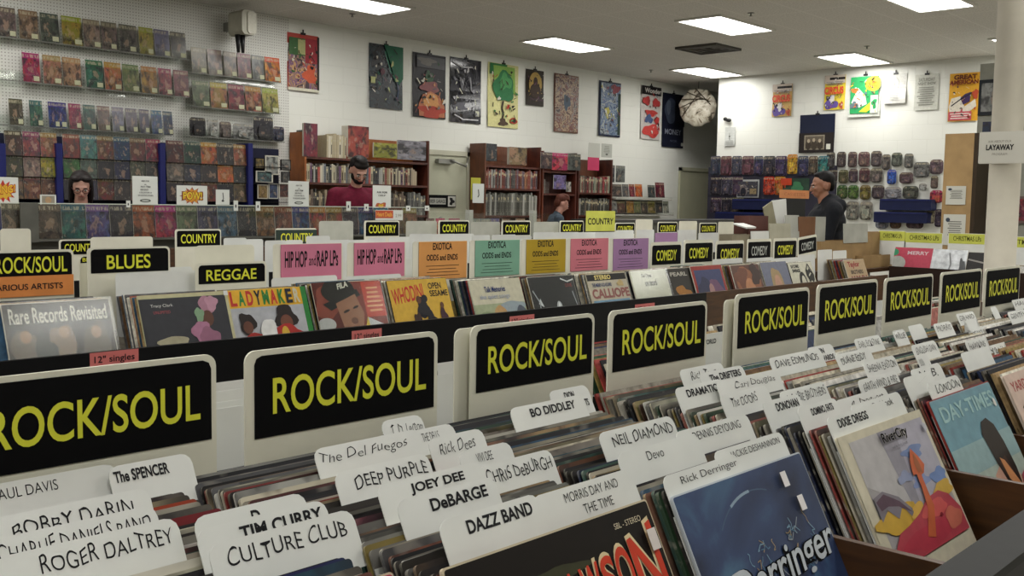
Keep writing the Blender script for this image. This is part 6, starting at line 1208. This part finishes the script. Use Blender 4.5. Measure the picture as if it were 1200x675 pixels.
def person(label, loc, rz, H, skc, hairc, shirtc, pantc, armL, armR, bow=0., nod=0., turn=0., hair='short', beard=False, glasses=False, collar=False, build=1.0):
    t = empty('person', label, 'person', loc, rz); s = H/1.80; sk = skin(skc)
    R_ = Matrix.Rotation(bow, 4, 'X'); hip = Vector((0, 0, .95*s))
    def U(x, y, z): v = R_ @ (Vector((x*s, y*s, z*s))-hip)+hip; return v
    b = MB()
    # torso
    b.ell(U(0, 0, 1.02), (.155*s*build, .105*s*build, .14*s), sk); b.ell(U(0, 0, 1.18), (.145*s*build, .10*s*build, .16*s), sk); b.ell(U(0, .005, 1.33), (.17*s*build, .112*s*build, .15*s), sk)
    cap(b, U(-.15, .01, 1.42), U(.15, .01, 1.42), .055*s, .055*s, sk); cap(b, U(0, .01, 1.42), U(0, -.015, 1.56), .058*s, .052*s, sk)
    sh = {}
    for sg, (el, wr) in ((-1, armL), (1, armR)):
        S = U(sg*.175*build, .01, 1.41); E = U(*el); W = U(*wr); sh[sg] = (S, E, W)
        cap(b, S, E, .050*s, .038*s, sk); cap(b, E, W, .038*s, .025*s, sk)
        d = (W-E).normalized(); pal = W+d*.045*s; b.ell(pal, (.036*s, .02*s, .045*s), sk, d.to_track_quat('Z', 'Y').to_matrix())
        q = d.to_track_quat('Z', 'Y').to_matrix(); dn = Vector((0, 0, -1))
        for k in range(4):
            base = W+d*.075*s+q @ Vector(((-.027+.018*k)*s, 0, 0)); l = (.038, .045, .042, .032)[k]*s
            m1 = base+(d+dn*.25).normalized()*l; m2 = m1+(d+dn*.9).normalized()*l*.8; cap(b, base, m1, .0095*s, .0085*s, sk); cap(b, m1, m2, .0085*s, .007*s, sk)
        tb = W+d*.02*s+q @ Vector((-sg*.03*s, 0, 0)); m1 = tb+(d*.7+q @ Vector((-sg*.7, 0, 0))).normalized()*.035*s; cap(b, tb, m1, .011*s, .009*s, sk); cap(b, m1, m1+d*.026*s, .009*s, .0075*s, sk)
    for sg in (-1, 1):
        cap(b, (sg*.09*s, 0, .93*s), (sg*.10*s, -.01, .50*s), .082*s, .055*s, sk); cap(b, (sg*.10*s, -.01, .50*s), (sg*.105*s, .02, .09*s), .052*s, .036*s, sk); cap(b, (sg*.105*s, .03*s, .045*s), (sg*.12*s, -.13*s, .035*s), .035*s, .030*s, sk)
    # head in its own frame
    HM = Matrix.Translation(U(0, -.02, 1.60)) @ Matrix.Rotation(turn, 4, 'Z') @ Matrix.Rotation(bow+nod, 4, 'X') @ Matrix.Diagonal((s, s, s, 1))
    def he(c, r, mb=b, mm=sk, rx=0): mb.ell((0, 0, 0), (1, 1, 1), mm, None, 18, 12) if False else mb.add(*_ell(c, r, rx), mm, True, HM)
    def _ell(c, r, rx=0, seg=18, ring=12):
        m_ = MB(); m_.ell(c, r, mm0, Matrix.Rotation(rx, 3, 'X') if rx else None, seg, ring); return m_.v, m_.f
    mm0 = sk
    he((0, .015, .075), (.076, .094, .088)); he((0, -.022, .028), (.062, .068, .072)); he((0, -.040, -.018), (.042, .042, .038)); he((0, -.064, -.028), (.020, .018, .016))
    he((0, -.096, .032), (.0105, .014, .026), rx=-.3); he((0, -.106, .016), (.014, .013, .011)); he((0, -.076, .066), (.05, .016, .012))
    he((-.032, -.07, .028), (.02, .02, .018)); he((.032, -.07, .028), (.02, .02, .018)); he((0, -.084, -.008), (.024, .012, .008))
    for sg in (-1, 1): he((sg*.077, .012, .035), (.009, .022, .032))
    body = b.obj('body', t); remesh(body, .0075*max(1, s), 3)
    f = MB(); EY = mat('eye_white', '#b8b4ac', .3, 0, 0); DKE = mat('eye_dark', '#1c1410', .2, 0, 0); LIP = mat('lips', '#8a4a42', .5, 0, 0)
    for sg in (-1, 1):
        he((sg*.031, -.084, .044), (.014, .0105, .007), f, EY); he((sg*.031, -.0915, .044), (.006, .005, .0055), f, DKE)
    f.obj('eyes', t)
    f = MB(); he((0, -.0925, -.007), (.023, .008, .0055), f, LIP); f.obj('lips', t)
    hm = mat('hair', hairc, .6, 0, .15, 60)
    f = MB()
    for sg in (-1, 1): he((sg*.032, -.087, .063), (.02, .008, .005), f, hm)
    f.obj('eyebrows', t)
    f = MB()
    if hair == 'short': he((0, .036, .098), (.082, .090, .080), f, hm); he((0, .07, .04), (.072, .05, .075), f, hm); he((0, -.036, .128), (.070, .048, .040), f, hm); he((0, .0, .165), (.06, .07, .03), f, hm)
    elif hair == 'fade': he((0, .030, .100), (.080, .092, .078), f, hm); he((0, .075, .05), (.066, .04, .065), f, hm); he((0, -.018, .148), (.054, .045, .022), f, hm)
    else:
        he((0, .035, .088), (.092, .098, .092), f, hm); he((0, .07, -.01), (.085, .055, .14), f, hm)
        for sg in (-1, 1): he((sg*.080, .02, .0), (.022, .05, .13), f, hm); he((sg*.045, -.045, .135), (.045, .045, .026), f, hm)
    remesh(f.obj('hair', t), .008, 3)
    if beard:
        f = MB(); he((0, -.045, -.026), (.052, .050, .036), f, hm); he((0, -.09, .008), (.03, .008, .006), f, hm)
        for sg in (-1, 1): he((sg*.055, -.02, .005), (.014, .035, .035), f, hm)
        remesh(f.obj('beard', t), .007, 2)
    if glasses:
        f = MB(); gm = mat('red_brown_frames', '#4c1a18', .3, 0, 0)
        for sg in (-1, 1):
            pts = [Vector((sg*.033+.025*math.cos(a), -.104, .044+.018*math.sin(a))) for a in [i*math.pi/6 for i in range(13)]]
            for p, q in zip(pts, pts[1:]): f.tube(HM @ p, HM @ q, .0028, gm, n=6)
            f.tube(HM @ Vector((sg*.058, -.104, .048)), HM @ Vector((sg*.080, .0, .045)), .0025, gm, n=6)
        f.tube(HM @ Vector((-.008, -.106, .048)), HM @ Vector((.008, -.106, .048)), .003, gm, n=6); f.obj('glasses', t)
    # clothes
    cm = mat('cloth', shirtc, .85, 0, .12, 25, .3); f = MB(); e = .014
    f.ell(U(0, 0, 1.00), ((.165*build+e)*s, (.115*build+e)*s, .14*s), cm); f.ell(U(0, 0, 1.18), ((.155*build+e)*s, (.11*build+e)*s, .17*s), cm); f.ell(U(0, .005, 1.33), ((.178*build+e)*s, (.118*build+e)*s, .15*s), cm); cap(f, U(-.155*build, .01, 1.415), U(.155*build, .01, 1.415), .069*s, .069*s, cm); cap(f, U(0, .012, 1.41), U(0, .005, 1.475), .085*s, .066*s, cm)
    if collar:
        cap(f, U(-.05, .03, 1.475), U(.05, .03, 1.475), .062*s, .062*s, cm); cap(f, U(-.09, .09, 1.46), U(.09, .09, 1.46), .075*s, .075*s, cm); f.ell(U(0, .045, 1.50), (.105*s, .10*s, .075*s), cm); cap(f, U(0, .03, 1.49), U(-.19, .02, 1.42), .075*s, .085*s, cm); cap(f, U(0, .03, 1.49), U(.19, .02, 1.42), .075*s, .085*s, cm); cap(f, U(-.055, -.06, 1.45), U(-.02, -.11, 1.36), .025*s, .02*s, cm); cap(f, U(.055, -.06, 1.45), U(.02, -.11, 1.36), .025*s, .02*s, cm)
    for sg in (-1, 1): S, E, W = sh[sg]; cap(f, S, E, .066*s, .054*s, cm); cap(f, E, E+(W-E)*.93, .054*s, .038*s, cm)
    remesh(f.obj('shirt' if not collar else 'jacket', t), .012, 4)
    pm = mat('cloth', pantc, .85, 0, .12, 25, .3); f = MB(); f.ell((0, 0, .96*s), (.17*s*build, .12*s*build, .10*s), pm)
    for sg in (-1, 1): cap(f, (sg*.09*s, 0, .92*s), (sg*.10*s, -.01, .50*s), .093*s, .068*s, pm); cap(f, (sg*.10*s, -.01, .50*s), (sg*.105*s, .02, .10*s), .066*s, .055*s, pm)
    remesh(f.obj('trousers', t), .014, 3)
    f = MB(); sm_ = mat('shoe_leather', '#1c1a19', .5, 0, 0)
    for sg in (-1, 1): f.ell((sg*.115*s, -.05*s, .045*s), (.048*s, .135*s, .045*s), sm_); f.box(sg*.115*s-.045*s, -.18*s, .001, sg*.115*s+.045*s, .08*s, .02, sm_)
    remesh(f.obj('shoes', t), .01, 2)
    return t
p = ony(413, 186, 8.1)
person('bearded person in a dark red shirt looking down behind the comic rack', (p.x, 8.1, 0), math.radians(-16), 1.93, '#b08573', '#15100e', '#5c1228', '#1c1c22', ((-.27, -.05, 1.13), (-.16, -.24, 1.0)), ((.27, -.05, 1.13), (.14, -.26, 1.0)), bow=.16, nod=.42, turn=.0, beard=True, build=1.16)
p = ony(94, 203, 8.1)
person('dark-haired person with red-framed glasses looking down behind the comic rack', (p.x, 8.1, 0), math.radians(-22), 1.68, '#bd9080', '#17100f', '#3a3436', '#22242c', ((-.25, -.05, 1.13), (-.14, -.24, 1.02)), ((.25, -.05, 1.13), (.12, -.26, 1.02)), bow=.12, nod=.25, hair='long', glasses=True, build=.88)
p = onx(973, 197, 8.55)
person('person with short dark hair in a dark jacket, in profile facing left', (p.x, p.y, 0), math.radians(221), p.z-.0+.0, '#93664f', '#0e0c0c', '#14161c', '#1a1c24', ((-.27, -.08, 1.14), (-.20, -.3, 1.02)), ((.27, -.08, 1.14), (.18, -.3, 1.02)), bow=.06, nod=.08, hair='fade', collar=True, build=1.28)
p = ony(648, 229, 8.5)
person('small person with reddish hair and grey-blue top, bending, before the reddish bookcase', (p.x-.05, 8.5, 0), math.radians(60), 1.62, '#b08070', '#4a2418', '#3c4650', '#2a2c34', ((-.22, -.06, 1.12), (-.16, -.25, 1.0)), ((.22, -.06, 1.12), (.14, -.26, 1.0)), bow=.22, nod=.2, build=.9)
# ================================================================ exposure
scene.view_settings.view_transform = 'Standard'; scene.view_settings.look = 'None'; scene.view_settings.gamma = 1; scene.view_settings.use_curve_mapping = False
scene.view_settings.exposure = .45
w_ = bpy.data.worlds.new('world'); scene.world = w_; w_.use_nodes = True; w_.node_tree.nodes['Background'].inputs[0].default_value = (.5, .5, .5, 1); w_.node_tree.nodes['Background'].inputs[1].default_value = .05
if False: pass
